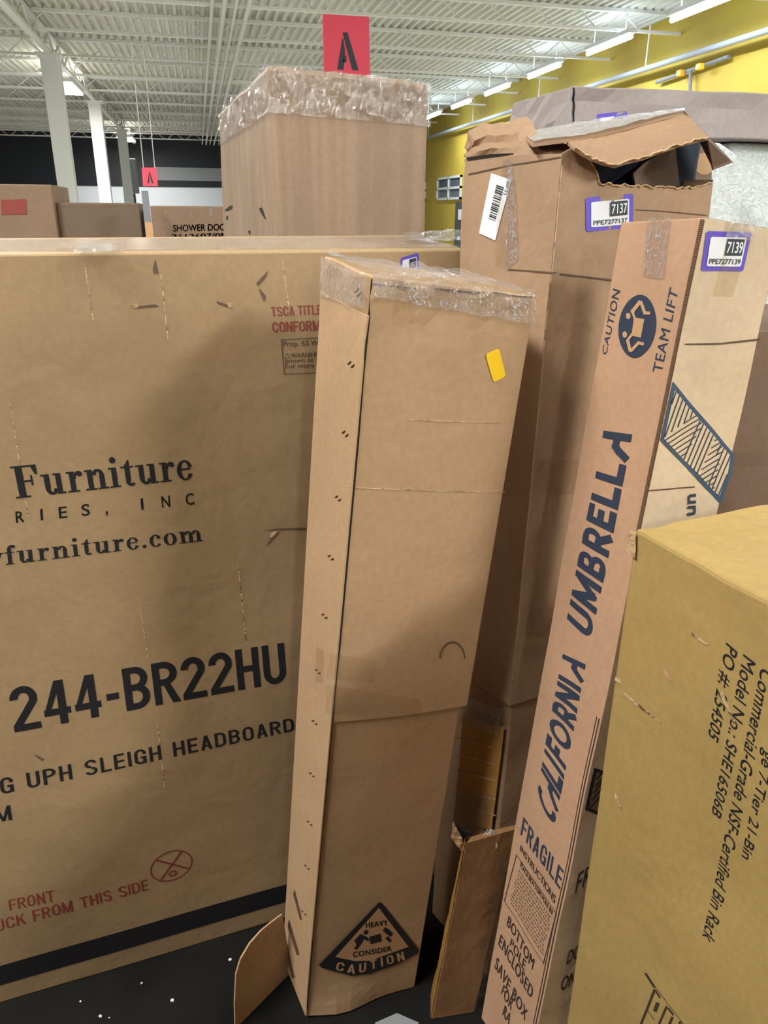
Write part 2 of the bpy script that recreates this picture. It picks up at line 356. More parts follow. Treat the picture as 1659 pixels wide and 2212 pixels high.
def sans(w, W=.60):
    """condensed grotesque capitals built from stems and bowls"""
    h = w*.82; c = W/2; ix = c-w; r = .30
    top = lambda a0, a1: ring(c, 1-r, c, r, ix, r-h, a0, a1, 14)
    bot = lambda a0, a1: ring(c, r, c, r, ix, r-h, a0, a1, 14)
    L, Rr = rect(0, r, w, 1-r), rect(W-w, r, W, 1-r); st = rect(0, 0, w, 1); b2 = W*.45
    up = lambda cy, ry, x1=W: ring(b2, cy, x1-b2, ry, x1-b2-w, ry-h, -90, 90, 14)
    g = {'O': [L, Rr]+top(0, 180)+bot(180, 360), 'U': [rect(0, r, w, 1), rect(W-w, r, W, 1)]+bot(180, 360),
         'C': [L, rect(W-w, .64, W, .70), rect(W-w, r, W, .36)]+top(0, 180)+bot(180, 360),
         'G': [L, rect(W-w, .64, W, .70), rect(W-w, .02, W, .50), rect(W*.52, .50-h, W, .50)]+top(0, 180)+bot(180, 360),
         'D': [st, rect(0, 1-h, b2, 1), rect(0, 0, b2, h), Rr]+ring(b2, 1-r, W-b2, r, W-b2-w, r-h, 0, 90, 8)+ring(b2, r, W-b2, r, W-b2-w, r-h, 270, 360, 8),
         'B': [st, rect(0, 1-h, b2, 1), rect(0, .52-h/2, b2, .52+h/2), rect(0, 0, b2, h)]+up(.76-h/4, .24+h/4, W*.97)+up(.26+h/4, .26+h/4),
         'P': [st, rect(0, 1-h, b2, 1), rect(0, .44, b2, .44+h)]+up(.72, .28), 'R': [st, rect(0, 1-h, b2, 1), rect(0, .44, b2, .44+h)]+up(.72, .28)+[[(W*.40, .46), (W*.40+w, .46), (W+.03, 0), (W+.03-w*1.1, 0)]],
         'S': ring(c, .735, c, .265, ix, .265-h, 10, 270, 18)+ring(c, .265, c, .265, ix, .265-h, -170, 90, 18),
         '2': ring(c, .72, c, .28, ix, .28-h, -25, 180, 16)+[[(c+ix*.90, .665), (c+c*.90, .60), (w*1.15, h*.9), (0, h*.9)], rect(0, 0, W, h)],
         '4': [[(W*.50, 1), (W*.50+w*.9, 1), (w*.8, .22+h*.6), (0, .22+h*.4)], rect(0, .22, W, .22+h), rect(W*.55, 0, W*.55+w, 1)], '-': [rect(.04, .33, .34, .33+h)],
         'A': [[(0, 0), (w, 0), (c+w*.45, 1), (c-w*.5, 1)], [(W-w, 0), (W, 0), (c+w*.5, 1), (c-w*.45, 1)], rect(w*.8, .22, W-w*.8, .22+h*.85)],
         'E': [st, rect(0, 0, W*.88, h), rect(0, 1-h, W*.88, 1), rect(0, .5-h/2, W*.82, .5+h/2)], 'F': [st, rect(0, 1-h, W*.88, 1), rect(0, .5-h/2, W*.80, .5+h/2)],
         'L': [st, rect(0, 0, W*.85, h)], 'I': [st], 'T': [rect(0, 1-h, W, 1), rect(c-w/2, 0, c+w/2, 1)], 'H': [st, rect(W-w, 0, W, 1), rect(0, .5-h/2, W, .5+h/2)],
         'K': [st, [(w*.8, .36), (W-w*1.05, 1), (W, 1), (w*.8, .62-.02)], [(W*.36, .56), (W*.36+w, .66), (W+.03, 0), (W+.03-w*1.1, 0)]],
         'N': [st, rect(W-w, 0, W, 1), [(0, 1), (w, 1), (W, 0), (W-w, 0)]], 'M': [st, rect(W*1.25-w, 0, W*1.25, 1), [(0, 1), (w, 1), (W*.625+w*.4, 0), (W*.625-w*.4, 0)], [(W*1.25-w, 1), (W*1.25, 1), (W*.625+w*.4, 0), (W*.625-w*.4, 0)]]}
    wd = {'I': w, '-': .38, 'M': W*1.25, 'E': W*.88, 'F': W*.86, 'L': W*.85}
    return {k: (wd.get(k, W), v) for k, v in g.items()}
SANS = sans(.165); SANSB = sans(.185, .62); SANSL = sans(.14, .56)
def glyph_geo(font, body, gap=.08, space=.4, shear=0.0):
    vs, fs, x = [], [], 0
    for ch in body:
        if ch == ' ': x += space; continue
        w, ps = font[ch]
        for p in ps:
            fs.append(tuple(range(len(vs), len(vs)+len(p)))); vs += [(x+a+b*shear, b) for a, b in p]
        x += w+gap
    x0 = min(v[0] for v in vs); x1 = max(v[0] for v in vs)
    return [((a-x0)/(x1-x0), b) for a, b in vs], fs
def polys_geo(ps):
    vs, fs = [], []
    for p in ps: fs.append(tuple(range(len(vs), len(vs)+len(p)))); vs += p
    return vs, fs

# ------------------------------------------------------------------ the building
XW = 10.55; ZB, ZD = 5.2, 5.62; YB = 50.0
mesh('floor', [(-16, -16, 0), (XW+.2, -16, 0), (XW+.2, 2.6, 0), (-16, 2.6, 0), (XW+.2, YB+.2, 0), (-16, YB+.2, 0)], [(0, 1, 2, 3), (3, 2, 4, 5)], ['floor_dark', 'floor_bounce'], kind='structure').data.polygons[1].material_index = 1  # unseen far floor made pale to bounce light onto the ceiling
m = MB(); m.box((-16, -16.2, 0), (XW+.2, -16, ZD+.1)); m.build('wall_front', 'white_wall', kind='structure')
m = MB(); px = -16.0; prof = []
while px < XW:
    prof += [(px, ZD), (px+.07, ZD), (px+.10, ZD+.075), (px+.17, ZD+.075)]; px += .2
vs = []; fs = []
for x, z in prof: vs += [(x, -16, z), (x, YB, z)]
for i in range(len(prof)-1): fs.append((2*i, 2*i+1, 2*i+3, 2*i+2))
mesh('ceiling', vs, fs, 'deck_white', kind='structure')
m = MB(); m.box((XW, -16, 0), (XW+.2, YB, ZD+.1)); m.build('wall_right', 'wall_yellow', kind='structure')
m = MB(); m.box((-16.2, -16, 0), (-16, YB, ZD+.1)); m.build('wall_left', 'white_wall', kind='structure')
m = MB(); m.box((-16, YB, 0), (XW, YB+.2, ZD+.1)); m.build('wall_back', 'white_wall', kind='structure')
m = MB(); m.box((-16, YB-.06, 2.85), (XW, YB-.002, ZD-.02)); m.build('trim_1', 'black_band', kind='structure')
m = MB(); m.box((-2.3, YB-.1, 3.2), (3.4, YB-.062, 3.9)); m.build('trim_2', 'grey_box', kind='structure')
# windows and door in the yellow wall
def window(n, y0, y1, z0, z1):
    f = MB(); t = .09
    for a, b in (((y0, z0), (y1, z0+t)), ((y0, z1-t), (y1, z1)), ((y0, z0), (y0+t, z1)), ((y1-t, z0), (y1, z1)), ((y0, (z0+z1)/2-t/2), (y1, (z0+z1)/2+t/2)), (((y0+y1)/2-t/2, z0), ((y0+y1)/2+t/2, z1))):
        f.box((XW-.08, a[0], a[1]), (XW-.002, b[0], b[1]))
    w = f.build('window_%d' % n, 'conduit', kind='structure')
    g = MB(); g.box((XW-.03, y0+.01, z0+.01), (XW-.003, y1-.01, z1-.01)); g.build('window_pane', 'glass_dark', w)
window(1, 32.0, 35.4, 2.08, 3.0); window(2, 37.4, 40.6, 2.08, 3.0)
m = MB(); m.box((XW-.06, 31.3, 0), (XW-.002, 32.6, 1.98)); d = m.build('door_1', 'frame_dark', kind='structure')
m = MB(); m.box((XW-.08, 31.75, 1.3), (XW-.062, 32.15, 1.7)); m.build('door_pane', 'label_white', d)
m = MB(); m.box((XW-.1, 31.45, .95), (XW-.062, 31.55, 1.1)); m.build('door_handle', 'steel_white', d)
# roof joists
def make_joist():
    r = empty('roof_joist', (0, 0, 0), 'white open-web steel joist spanning the ceiling', 'joist', 'open-web joists under the ceiling')
    x0, x1 = -15.9, XW-.05
    b = MB(); b.box((x0, -.05, ZB), (x1, .05, ZB+.05)); b.build('bottom_chord', 'steel_white', r)
    b = MB(); b.box((x0, -.06, ZD-.07), (x1, .06, ZD-.005)); b.build('top_chord', 'steel_white', r)
    pts = []; x = x0
    while x < x1-.6:
        pts += [(x, 0, ZD-.06), (x+.4, 0, ZB+.05), (x+.6, 0, ZB+.04)]; x += 1.0
    b = MB(); b.tube(pts, .016, 6); b.build('web', 'steel_white', r); return r
j0 = make_joist(); JY = [8.2, 11.25, 14.25]+[17.25+3.07*k for k in range(11)]
for k, y in enumerate(JY):
    if k == 0: r = j0
    else:
        r = j0.copy(); COL.objects.link(r)
        for ch in list(j0.children): c = ch.copy(); COL.objects.link(c); c.parent = r
    r.location = (0, y, 0)
# girder line, columns
r = empty('ceiling_girder', (-3.2, 30, ZB-.1), 'white steel girder running over the row of white columns', 'girder')
m = MB(); m.box((-3.27, -15, ZB-.12), (-3.13, YB-.1, ZB-.05)); m.build('bottom_flange', 'steel_white', r)
pts = []; y = -15
while y < YB-2: pts += [(-3.2, y, ZD-.1), (-3.2, y+.75, ZB-.04)]; y += 1.5
m = MB(); m.tube(pts, .03, 6); m.build('girder_web', 'steel_white', r)
m = MB(); m.box((-3.26, -15, ZD-.12), (-3.14, YB-.1, ZD-.075)); m.build('top_flange', 'steel_white', r)
COLS = [(22.4, 'nearest white square column, thickest of the row under the girder'), (31.2, 'middle white square column of the row under the girder'), (41.5, 'slim white square column beside the grey wall cabinet'), ]
for y, lab in COLS:
    r = empty('building_column', (-3.2, y, 0), lab, 'column')
    m = MB(); m.box((-3.41, y-.21, 0), (-2.99, y+.21, ZB-.14)); bevel(m.build('shaft', 'column_white', r), .02)
    m = MB(); m.box((-3.5, y-.3, ZB-.17), (-2.9, y+.3, ZB-.12)); m.build('cap_plate', 'steel_white', r)
r = empty('pipe_bundle', (.9, 25, ZB-.05), 'bundle of pale conduits hung under the joists along the aisle', 'pipes')
for k in range(4):
    m = MB(); m.tube([(.55+.22*k, -14, ZB-.05-.015*(k % 2)), (.55+.22*k, YB-.2, ZB-.05-.015*(k % 2))], .035+.012*(k % 2), 8); m.build('conduit', 'conduit', r)
# strip lights along the yellow wall
def area(name, loc, sx, sy, w, col, parent):
    l = bpy.data.lights.new(name, 'AREA'); l.shape = 'RECTANGLE'; l.size = sx; l.size_y = sy; l.energy = w; l.color = col
    o = bpy.data.objects.new(name, l); COL.objects.link(o); o.location = V(loc)-world_of(parent); o.parent = parent; return o
LAB = ['largest glowing strip light high by the yellow wall, cut by the frame edge', 'second nearest glowing strip light along the yellow wall', 'third glowing strip light along the yellow wall',
       'fourth glowing strip light along the yellow wall', 'fifth glowing strip light along the yellow wall', 'farthest small glowing strip light beside the wrapped carton']
def strip(x, y, lab, ln=1.95):
    r = empty('strip_light', (x, y, ZB-.05), lab, 'ceiling light', 'strip lights in a row')
    m = MB(); m.box((x-.09, y-ln/2-.04, ZB-.10), (x+.09, y+ln/2+.04, ZB-.02)); m.build('housing', 'fixture', r)
    m = MB(); m.tube([(x, y-ln/2, ZB-.16), (x, y+ln/2, ZB-.16)], .05, 10); m.build('tube', 'tube', r, smooth=True)
    for e in (-.7, .7):
        m = MB(); m.tube([(x, y+e, ZB-.03), (x, y+e, ZD+.01)], .012, 6); m.build('hanger_rod', 'steel_white', r)
    area('lamp', (x, y, ZB-.24), .16, ln, STRIP_W, (.84, .92, 1.0), r)
    up_ = area('added_uplight', (x, y, ZB-.015), .16, ln, STRIP_W*.10, (.66, .82, 1.0), r); up_.rotation_euler = (math.pi, 0, 0)  # extra lamp added on top of the housing to brighten the deck
for k in range(6): strip(9.12, 14.35+3.45*k, LAB[k])
for k in range(7): strip(9.12, 14.35-3.45*(k+1), 'glowing strip light of the row along the yellow wall near the camera')
def highbay(y, lab, s=(.8, 2.6), x=-3.3, w=BAY_W):
    r = empty('high_bay_light', (x, y, ZB-.2), lab, 'ceiling light')
    m = MB(); m.box((x-s[0]/2, y-s[1]/2, ZB-.24), (x+s[0]/2, y+s[1]/2, ZB-.13)); bevel(m.build('housing', 'fixture', r), .03)
    m = MB(); m.box((x-s[0]/2+.04, y-s[1]/2+.04, ZB-.27), (x+s[0]/2-.04, y+s[1]/2-.04, ZB-.241)); m.build('diffuser', 'bay_glow', r)
    area('lamp', (x, y, ZB-.30), s[0], s[1], w, (1.0, .94, .82), r)
    up_ = area('added_uplight', (x, y, ZB-.12), s[0], s[1], w*.12, (1.0, .95, .84), r); up_.rotation_euler = (math.pi, 0, 0)  # upward lamp added to lift the ceiling, not a real part of the fixture
highbay(27.2, 'large glowing ceiling light beside the nearest white column', x=-3.6); highbay(45.2, 'small round-looking glow of a far ceiling light under the girder')
highbay(11, 'ceiling light over the aisle of cartons', w=BAY_W*1.9); highbay(.15, 'ceiling light over the walkway of cartons', x=-2.4, w=BAY_W*.62)
highbay(-9, 'ceiling light far behind the camera', x=.5, w=BAY_W*.7); highbay(-6, 'ceiling light behind the camera by the girder', w=BAY_W*.45); highbay(-2.8, 'ceiling light behind the camera toward the yellow wall', s=(1.1, 2.0), x=5.0, w=BAY_W*1.3)
# sloping pipe with lamps on the yellow wall
r = empty('wall_pipe', (XW-.1, 16.5, 4.2), 'thin sloping pipe with a short drop on the yellow wall', 'pipe')
pa = at_x(1575, 122, XW-.12); pb = at_x(1418, 178, XW-.12); pc = at_x(1492, 150, XW-.12)
m = MB(); m.tube([pa, pb], .04); m.build('sloping_pipe', 'pipe_grey', r)
m = MB(); m.tube([pc, at_x(1490, 198, XW-.12)], .035); m.build('drop_pipe', 'pipe_grey', r)
for q in ((1470, 158), (1512, 144)):
    p = at_x(*q, XW-.2); m = MB(); m.box((p.x-.06, p.y-.08, p.z-.06), (p.x+.06, p.y+.08, p.z+.06)); bevel(m.build('junction_cap', 'lamp_amber', r), .02)
r = empty('sprinkler_main', (XW-.35, 20, 4.65), 'long white sprinkler main along the top of the yellow wall', 'pipe')
m = MB(); m.tube([(XW-.35, -10, 4.66), (XW-.35, YB-.3, 4.66)], .06, 10); m.build('main_pipe', 'main_grey', r)
for y in range(12, 48, 6):
    m = MB(); m.tube([(XW-.35, y, 4.66), (XW-.35, y, ZD-.1)], .02, 6); m.build('hanger_rod', 'steel_white', r)
# cabinet on the far wall behind the columns
r = empty('wall_cabinet', (-3.9, 47, 2), 'grey electrical cabinet standing behind the slim far column', 'cabinet')
m = MB(); p = at_y(268, 342, 44.0); q = at_y(300, 418, 44.0); m.box((p.x, 44, q.z), (q.x, 44.6, p.z)); bevel(m.build('cabinet_body', 'grey_box', r), .03)
m = MB(); c = at_y(279, 360, 43.99); m.tube([c, c+V((0, -.05, 0))], .1, 10); m.build('dial', 'dark_metal', r)
m = MB(); m.box((p.x+.2, 44.2, 0), (q.x-.2, 44.5, q.z-.01)); m.build('stand', 'dark_metal', r)
# hanging aisle signs
def a_geo():
    return polys_geo([[(.12, 0), (.36, 0), (.47, .50), (.44, .83), (.40, .83)], [(.50, .20), (.34, .20), (.38, .34), (.50, .40)], [(.43, 1), (.62, 1), (.94, 0), (.70, 0)]])
def sign(label, tl, tr, bl, br, y, aq):
    P = [at_y(*q, y) for q in (bl, br, tr, tl)]; n = V((0, 1, 0))
    r = empty('hanging_sign', (P[0]+P[1])/2, label, 'sign', None)
    m = MB(); m.prism(P, (0, .012, 0)); m.build('sign_panel', 'sign_red', r)
    A = [at_y(*q, y-.004) for q in aq]; vs, fs = a_geo()
    mesh('letter', [A[0]*((1-a)*(1-b))+A[1]*(a*(1-b))+A[2]*(a*b)+A[3]*((1-a)*b) for a, b in vs], fs, 'label_dark', r)
    for q in (P[2], P[3]):
        t = q+(P[3]-P[2] if q is P[2] else P[2]-P[3])*.12
        m = MB(); m.tube([t, V((t.x, t.y, ZB+.02))], .004*y/7, 6); m.build('hanging_wire', 'wire', r)
sign('large red hanging sign with a black letter behind the wrapped carton', (697, 30), (797, 36), (700, 178), (800, 184), 8.2, ((722, 150), (778, 152), (772, 70), (716, 70)))
sign('small distant red sign with a black letter beside the far columns', (306, 362), (338, 362), (309, 402), (341, 402), 17.25, ((316, 396), (333, 396), (330, 371), (314, 371)))

# ------------------------------------------------------------------ cartons
def carton(name, loc, label, cat='carton'): return empty(name, loc, label, cat)
def shrink(p, q, k): return p+(q-p)*k
def zdrop(p): return V((p.x, p.y, 0))

def sticker(bx, face, q, number, code, parent, white=True, mirror=0):
    """purple bordered shipping sticker; q = bl br tr tl pixels"""
    f = bx.quadmap(face, q)
    rr = lambda x0, y0, x1, y1, r, o: [f(x, y, o) for x, y in [(x0+r, y0), (x1-r, y0), (x1, y0+r), (x1, y1-r), (x1-r, y1), (x0+r, y1), (x0, y1-r), (x0, y0+r)]]
    st = mesh('shipping_sticker', rr(0, 0, 1, 1, .04, .0012), [tuple(range(8))], 'label_purple', parent, label='purple bordered shipping sticker')
    mesh('sticker_panel', rr(.10, .12, .90, .86, .03, .0017), [tuple(range(8))], 'label_white', st)
    mesh('number_block', [f(x, y, .0021) for x, y in rect(.47, .40, .86, .82)], [(0, 1, 2, 3)], 'label_dark', st)
    if number: vs, fs = font_geo(number, .02); mesh('sticker_number', [f(.49+.35*x, .47+.27*y, .0026) for x, y in vs], fs, 'label_white', st)
    if code: vs, fs = font_geo(code, .012); mesh('sticker_code', [f(.14+.72*x, .18+.13*y, .0021) for x, y in vs], fs, 'label_dark', st)
    return st

# ---- A: headboard carton
a0, a1 = at_z(0, 2167, 0), at_z(581, 1994, 0)
dA = (a1-a0).normalized(); nA = V((dA.y, -dA.x, 0)); hA = 1.535
fl = a0-dA*.75; fr = a0+dA*1.04; bk = -nA*.27
up = V((0, 0, hA))
BA = Box(fl, fr, fl+bk, fr+bk, fl+up, fr+up, fl+bk+up+V((0, 0, .012)), fr+bk+up+V((0, 0, .018)),
         lambda a, b, d: nA*(.004*math.sin(math.pi*a*2.2)*math.sin(math.pi*d)+.0025*noise.noise(V((a*6, b*3, d*5)))))
A = carton('headboard_carton', (fl+fr)/2+bk/2, 'wide tan headboard carton with black lettering, standing on the dark floor')
BA.body('carton_body', 'card_headboard', A)
F = 'front'
BA.text('brand_lettering', F, glyph_geo(SER, 'Furniture', .03), ((35, 1077), (418, 1034), (411, 972), (21, 1008)), 'ink_black', A)
for ch, cx in (('R', 44), ('I', 91), ('E', 137), ('S', 186), (',', 231), ('I', 308), ('N', 359), ('C', 411)):
    cy = 1129-(cx-36)*.1045; w_ = {'I': 2.5, ',': 2}.get(ch, 9); hh = 24
    if ch == ',': q = ((cx-w_, cy+5), (cx+w_, cy+5), (cx+w_, cy-5), (cx-w_-1, cy-4)); g = font_geo(',', .02, cap=',')
    else: q = ((cx-w_, cy+1), (cx+w_, cy-1), (cx+w_-2, cy-hh-1), (cx-w_-2, cy-hh+1)); g = font_geo(ch, .012)
    BA.text('brand_letter', F, g, q, 'ink_black', A)
BA.text('web_lettering', F, glyph_geo(SER, 'yfurniture.com', .07), ((-26, 1225), (438, 1168), (433, 1131), (-30, 1184)), 'ink_black', A)
BA.text('item_number_lettering', F, glyph_geo(SANSB, '244-BR22HU', .10), ((32, 1582), (620, 1473), (613, 1388), (16, 1487)), 'ink_black', A)
BA.words('item_lettering', F, SANS, 'G UPH SLEIGH HEADBOARD', .16, .46, ((3, 1716), (636, 1578), (633, 1550), (-2, 1682)), 'ink_black', A)
BA.text('item_lettering', F, glyph_geo(SANS, 'M'), ((-10, 1776), (27, 1771), (22, 1739), (-14, 1744)), 'ink_black', A)
BA.text('handling_lettering', F, glyph_geo(SANSL, 'FRONT', .12), ((21, 1967), (119, 1946), (115, 1922), (18, 1944)), 'ink_red', A)
BA.words('handling_lettering', F, SANSL, 'UCK FROM THIS SIDE', .12, .40, ((-8, 2013), (322, 1921), (318, 1899), (-12, 1989)), 'ink_red', A)
BA.text('handling_mark', F, polys_geo(ring(.5, .5, .5, .5, .465, .465, n=40)+stroke([(.16, .82), (.90, .26)], .05)+stroke([(.76, .9), (.22, .1)], .05)+ring(.52, .24, .1, .1, .055, .055)), ((326, 1914), (418, 1890), (414, 1826), (322, 1850)), 'ink_red', A)
BA.text('warning_lettering', F, glyph_geo(SANS, 'TSCA TITLE', .10, .32), ((587, 684), (695, 679), (694, 658), (584, 663)), 'ink_red', A)
BA.text('warning_lettering', F, glyph_geo(SANS, 'CONFORMS', .10), ((589, 718), (706, 713), (705, 691), (587, 696)), 'ink_red', A)
frame = [[(0, 0), (1, 0), (1, .02), (0, .02)], [(0, .98), (1, .98), (1, 1), (0, 1)], rect(0, 0, .012, 1), rect(.988, 0, 1, 1)]
BA.text('warning_frame', F, polys_geo(frame), ((613, 809), (806, 800), (800, 723), (606, 733)), 'ink_faint', A)
for txt, q in (('Prop. 65 Warning for', ((612, 748), (750, 743), (750, 732), (611, 737))), ('WARNING: This product', ((629, 773), (760, 767), (760, 757), (628, 763))),
               ('known to the State of', ((616, 784), (756, 777), (756, 768), (616, 775))), ('For more information', ((617, 796), (756, 789), (756, 780), (616, 786)))):
    BA.text('warning_lettering', F, font_geo(txt, .012), q, 'ink_faint', A)
BA.text('warning_triangle', F, polys_geo(stroke([(0, 0), (1, 0), (.5, 1), (0, 0)], .1)), ((614, 774), (626, 773), (626, 763), (614, 764)), 'ink_faint', A)
u0, v0 = BA.uv(F, 0, 2086); u1, v1 = BA.uv(F, 0, 2128)
vs = []; n = 24
for k in range(n+1): vs += [BA.P(F, k/n, v1, .0008), BA.P(F, k/n, v0, .0008)]
mesh('printed_stripe', vs, [(2*k, 2*k+2, 2*k+3, 2*k+1) for k in range(n)], 'ink_black', A)
for q in (((565, 1146), (660, 1143), (660, 1139), (600, 1141)), ((575, 1180), (590, 1152), (604, 1149), (584, 1172)), ((285, 663), (335, 657), (345, 662), (300, 666)), ((468, 650), (498, 660), (500, 666), (470, 656)),
          ((560, 622), (575, 640), (571, 652), (562, 634)), ((553, 612), (580, 583), (574, 600), (558, 618)), ((330, 580), (336, 560), (342, 590), (333, 592)), ((75, 1628), (97, 1640), (92, 1643), (78, 1634))):
    BA.poly('torn_scuff', F, q, 'ink_faint', A, .0009)
for q in (((580, 1150), (600, 1146), (596, 1152), (586, 1162)), ((285, 658), (296, 655), (300, 664), (288, 666)), ((490, 655), (500, 654), (500, 666), (494, 664))):
    BA.poly('torn_scuff', F, q, 'card_raw', A, .0012)
for x0, y0, x1, y1 in ((181, 570, 200, 690), (346, 592, 362, 740), (607, 553, 622, 660), (298, 1288, 318, 1424), (513, 1221, 531, 1392), (338, 1560, 354, 1700), (20, 870, 60, 1120)):
    BA.poly('crease', F, ((x0, y0), (x0+3, y0), (x1+3, y1), (x1, y1)), 'card_raw', A, .0004)
sticker(BA, F, ((862, 602), (905, 596), (903, 546), (866, 557)), '', '', A)
# tape along the top edge
n = 40; vs = []; fs = []
for k in range(n+1):
    a = k/n
    for b in (.12, .5, .88): vs.append(BA.T(a, b, 1)+V((0, 0, .0012+.002*noise.noise(V((a*50, b*9, 1))))))
for k in range(n):
    for j in range(2): fs.append((3*k+j, 3*k+3+j, 3*k+4+j, 3*k+1+j))
mesh('seam_tape', vs, fs, 'gloss_tape', A, smooth=True)
BA.patch('edge_tape', 'top', ((160, 556), (262, 552), (250, 534), (165, 538)), 'wrap_crinkle', A, .003, .006, (16, 6))
BA.patch('edge_tape', 'top', ((880, 530), (1005, 527), (1003, 502), (870, 508)), 'wrap_crinkle', A, .003, .008, (16, 6))

# ---- B: central leaning carton with a sleeve
B0, B1 = V((.094, 1.116, .0)), V((.352, 1.128, 0)); B0.z = .006
def depth_on(px, py, q):      # point seen at px,py with the same camera distance as q
    return EYE + ray(px, py)*((q-EYE).dot(FW))
FLt = depth_on(803, 594, V((.219, 1.058, 1.516))); FRt = depth_on(1158, 640, V((.488, 1.097, 1.493)))
BLt = depth_on(700, 553, V((.193, 1.237, 1.522))); BLb = depth_on(612, 2070, V((.064, 1.264, .028))); BLb.z = .004
def dfB(a, b, d):
    f = max(0, 1-b*1.2)
    o = V((.15, -1, 0))*(f*.020*math.exp(-((a-.30)/.26)**2)*math.exp(-(d/.05)**1.5))
    o += V((.1, -1, 0))*(f*.006*math.sin(math.pi*a)*math.sin(math.pi*d))
    if d > .93: o += V((noise.noise(V((a*7, b*7, d*20))), noise.noise(V((a*7+5, b*7, d*20))), .6*noise.noise(V((a*9, b*9+7, d*10)))))*(.010*(d-.93)/.07)
    return o
BB = Box(B0, B1, BLb, B1+(BLb-B0), FLt, FRt, BLt, FRt+(BLt-FLt), dfB)
B = carton('sleeved_carton', (B0+B1)/2, 'tall narrow tan carton leaning in the middle with a yellow sticker and caution triangle')
dS = BB.uv(F, 1018, 1522)[1]
BB.body('lower_box', 'card_sleeve', B, (0, .95), (.02, .98), (0, dS+.02), .03)
BB.body('upper_sleeve', 'card_sleeve', B, (0, 1), (0, 1), (dS, 1), .03, skip=('bottom',))
BB.body('left_panel', 'card_sleeve', B, (-.012, .0), (-.01, .99), (.005, .965), .04, bev=.001)
uE = [(803, 602), (798, 700), (785, 800), (771, 950), (759, 1060), (745, 1180), (733, 1300), (718, 1400), (706, 1470), (700, 1530), (690, 1700), (680, 1870), (672, 2020), (662, 2180)]
vs = []
for k, (x, y) in enumerate(uE):
    v = BB.uv(F, x, y)[1]; w = .012 if 2 < k < 8 else .007
    vs += [BB.P(F, -.004, v, .0012), BB.P(F, w, v, .0012)]
mesh('seam_gap', vs, [(2*k, 2*k+1, 2*k+3, 2*k+2) for k in range(len(uE)-1)], 'gap_dark', B)
for x, y in ((784, 628), (767, 785), (754, 935), (738, 1075), (722, 1203), (708, 1330), (693, 1450), (686, 1560), (680, 1673), (675, 1778), (669, 1873), (662, 1972)):
    for dx in (0, 1):
        u, v = BB.uv('left', x-4+dx*7, y-4+dx*7); m = MB()
        e = [BB.P('left', u, v, .0039), BB.P('left', u-.05, v-.004, .0039)]; m.tube(e, .0011, 5); m.build('staple', 'staple_metal', B)
BB.poly('yellow_sticker', F, ((1068, 825), (1064, 821), (1049, 768), (1052, 763), (1074, 753), (1078, 756), (1091, 808), (1089, 814)), 'label_yellow', B, .0012, label='plain yellow rectangular sticker')
# sleeve end: loose overlap edge and tape
BB.patch('sleeve_tape', F, ((702, 1538), (910, 1556), (905, 1506), (704, 1478)), 'clear_tape', B, .0016, .002, (20, 6))
BB.patch('sleeve_tape', F, ((704, 1465), (806, 1472), (814, 1424), (712, 1410)), 'clear_tape', B, .0016, .002, (10, 6))
BB.patch('sleeve_tape', 'left', ((686, 1470), (702, 1476), (706, 1405), (688, 1395)), 'clear_tape', B, .0045, .002, (6, 6))
BB.patch('top_tape', F, ((845, 700), (892, 698), (905, 612), (852, 608)), 'clear_tape', B, .0014, .0005, (6, 6))
BB.patch('top_wrap', F, ((806, 640), (1152, 700), (1156, 632), (806, 588)), 'wrap_crinkle', B, .003, .008, (40, 12), 45)
BB.patch('top_wrap', 'left', ((700, 640), (800, 668), (803, 596), (702, 556)), 'wrap_crinkle', B, .0045, .008, (14, 14), 45)
vs = []
for j in range(9):
    for i in range(41): p = BB.P('top', i/40, j/8); vs.append(p+V((0, 0, .002+.010*(.5+.5*noise.noise(p*42)))))
mesh('top_wrap', vs, [(j*41+i, j*41+i+1, j*41+i+42, j*41+i+41) for j in range(8) for i in range(40)], 'wrap_crinkle', B, smooth=True)
# fold line below the top and closing flap of the top edge
BB.poly('fold_line', F, ((806, 612), (1150, 640), (1150, 643), (806, 616)), 'card_shade', B, .0010)
for q in (((735, 1050), (1090, 1062)), ((880, 905), (1080, 912))):
    BB.poly('crease', F, ((q[0][0], q[0][1]), (q[1][0], q[1][1]), (q[1][0], q[1][1]+2), (q[0][0], q[0][1]+3)), 'card_raw', B, .0008)
BB.text('die_cut_arc', F, polys_geo(ring(.5, .2, .5, .7, .45, .62, 0, 180, 14)), ((948, 1432), (1004, 1434), (1006, 1380), (950, 1378)), 'ink_faint', B, .0010)
# caution triangle
tq = ((688, 2088), (905, 2056), (905, 1936), (700, 1960))
f = BB.quadmap(F, tq)
def tri(px): return BB.uv(F, *px)
def bpoly(name, pts, mat, parent, off, **k): return BB.conform(name, F, [BB.uv(F, *p) for p in pts], [tuple(range(len(pts)))], mat, parent, off, **k)
ct = bpoly('caution_triangle', [(818, 1949), (824, 1949), (904, 2050), (903, 2058), (860, 2082), (800, 2103), (760, 2107), (695, 2090), (689, 2084)], 'ink_black', B, .0009, label='black caution triangle printed on the lower front')
bpoly('triangle_field', [(818, 1960), (882, 2044), (800, 2074), (768, 2075), (724, 2066)], 'ink_tan', ct, .0013)
BB.text('caution_lettering', F, glyph_geo(SANSB, 'CA', .28), ((724, 2094), (766, 2103), (768, 2083), (729, 2076)), 'ink_tan', ct, .0016)
BB.text('caution_lettering', F, glyph_geo(SANSB, 'UTION', .34), ((775, 2101), (875, 2072), (870, 2054), (776, 2081)), 'ink_tan', ct, .0016)
BB.text('caution_lettering', F, font_geo('HEAVY', .03, 1.1), ((790, 2003), (838, 1996), (836, 1986), (789, 1992)), 'ink_black', ct, .0018)
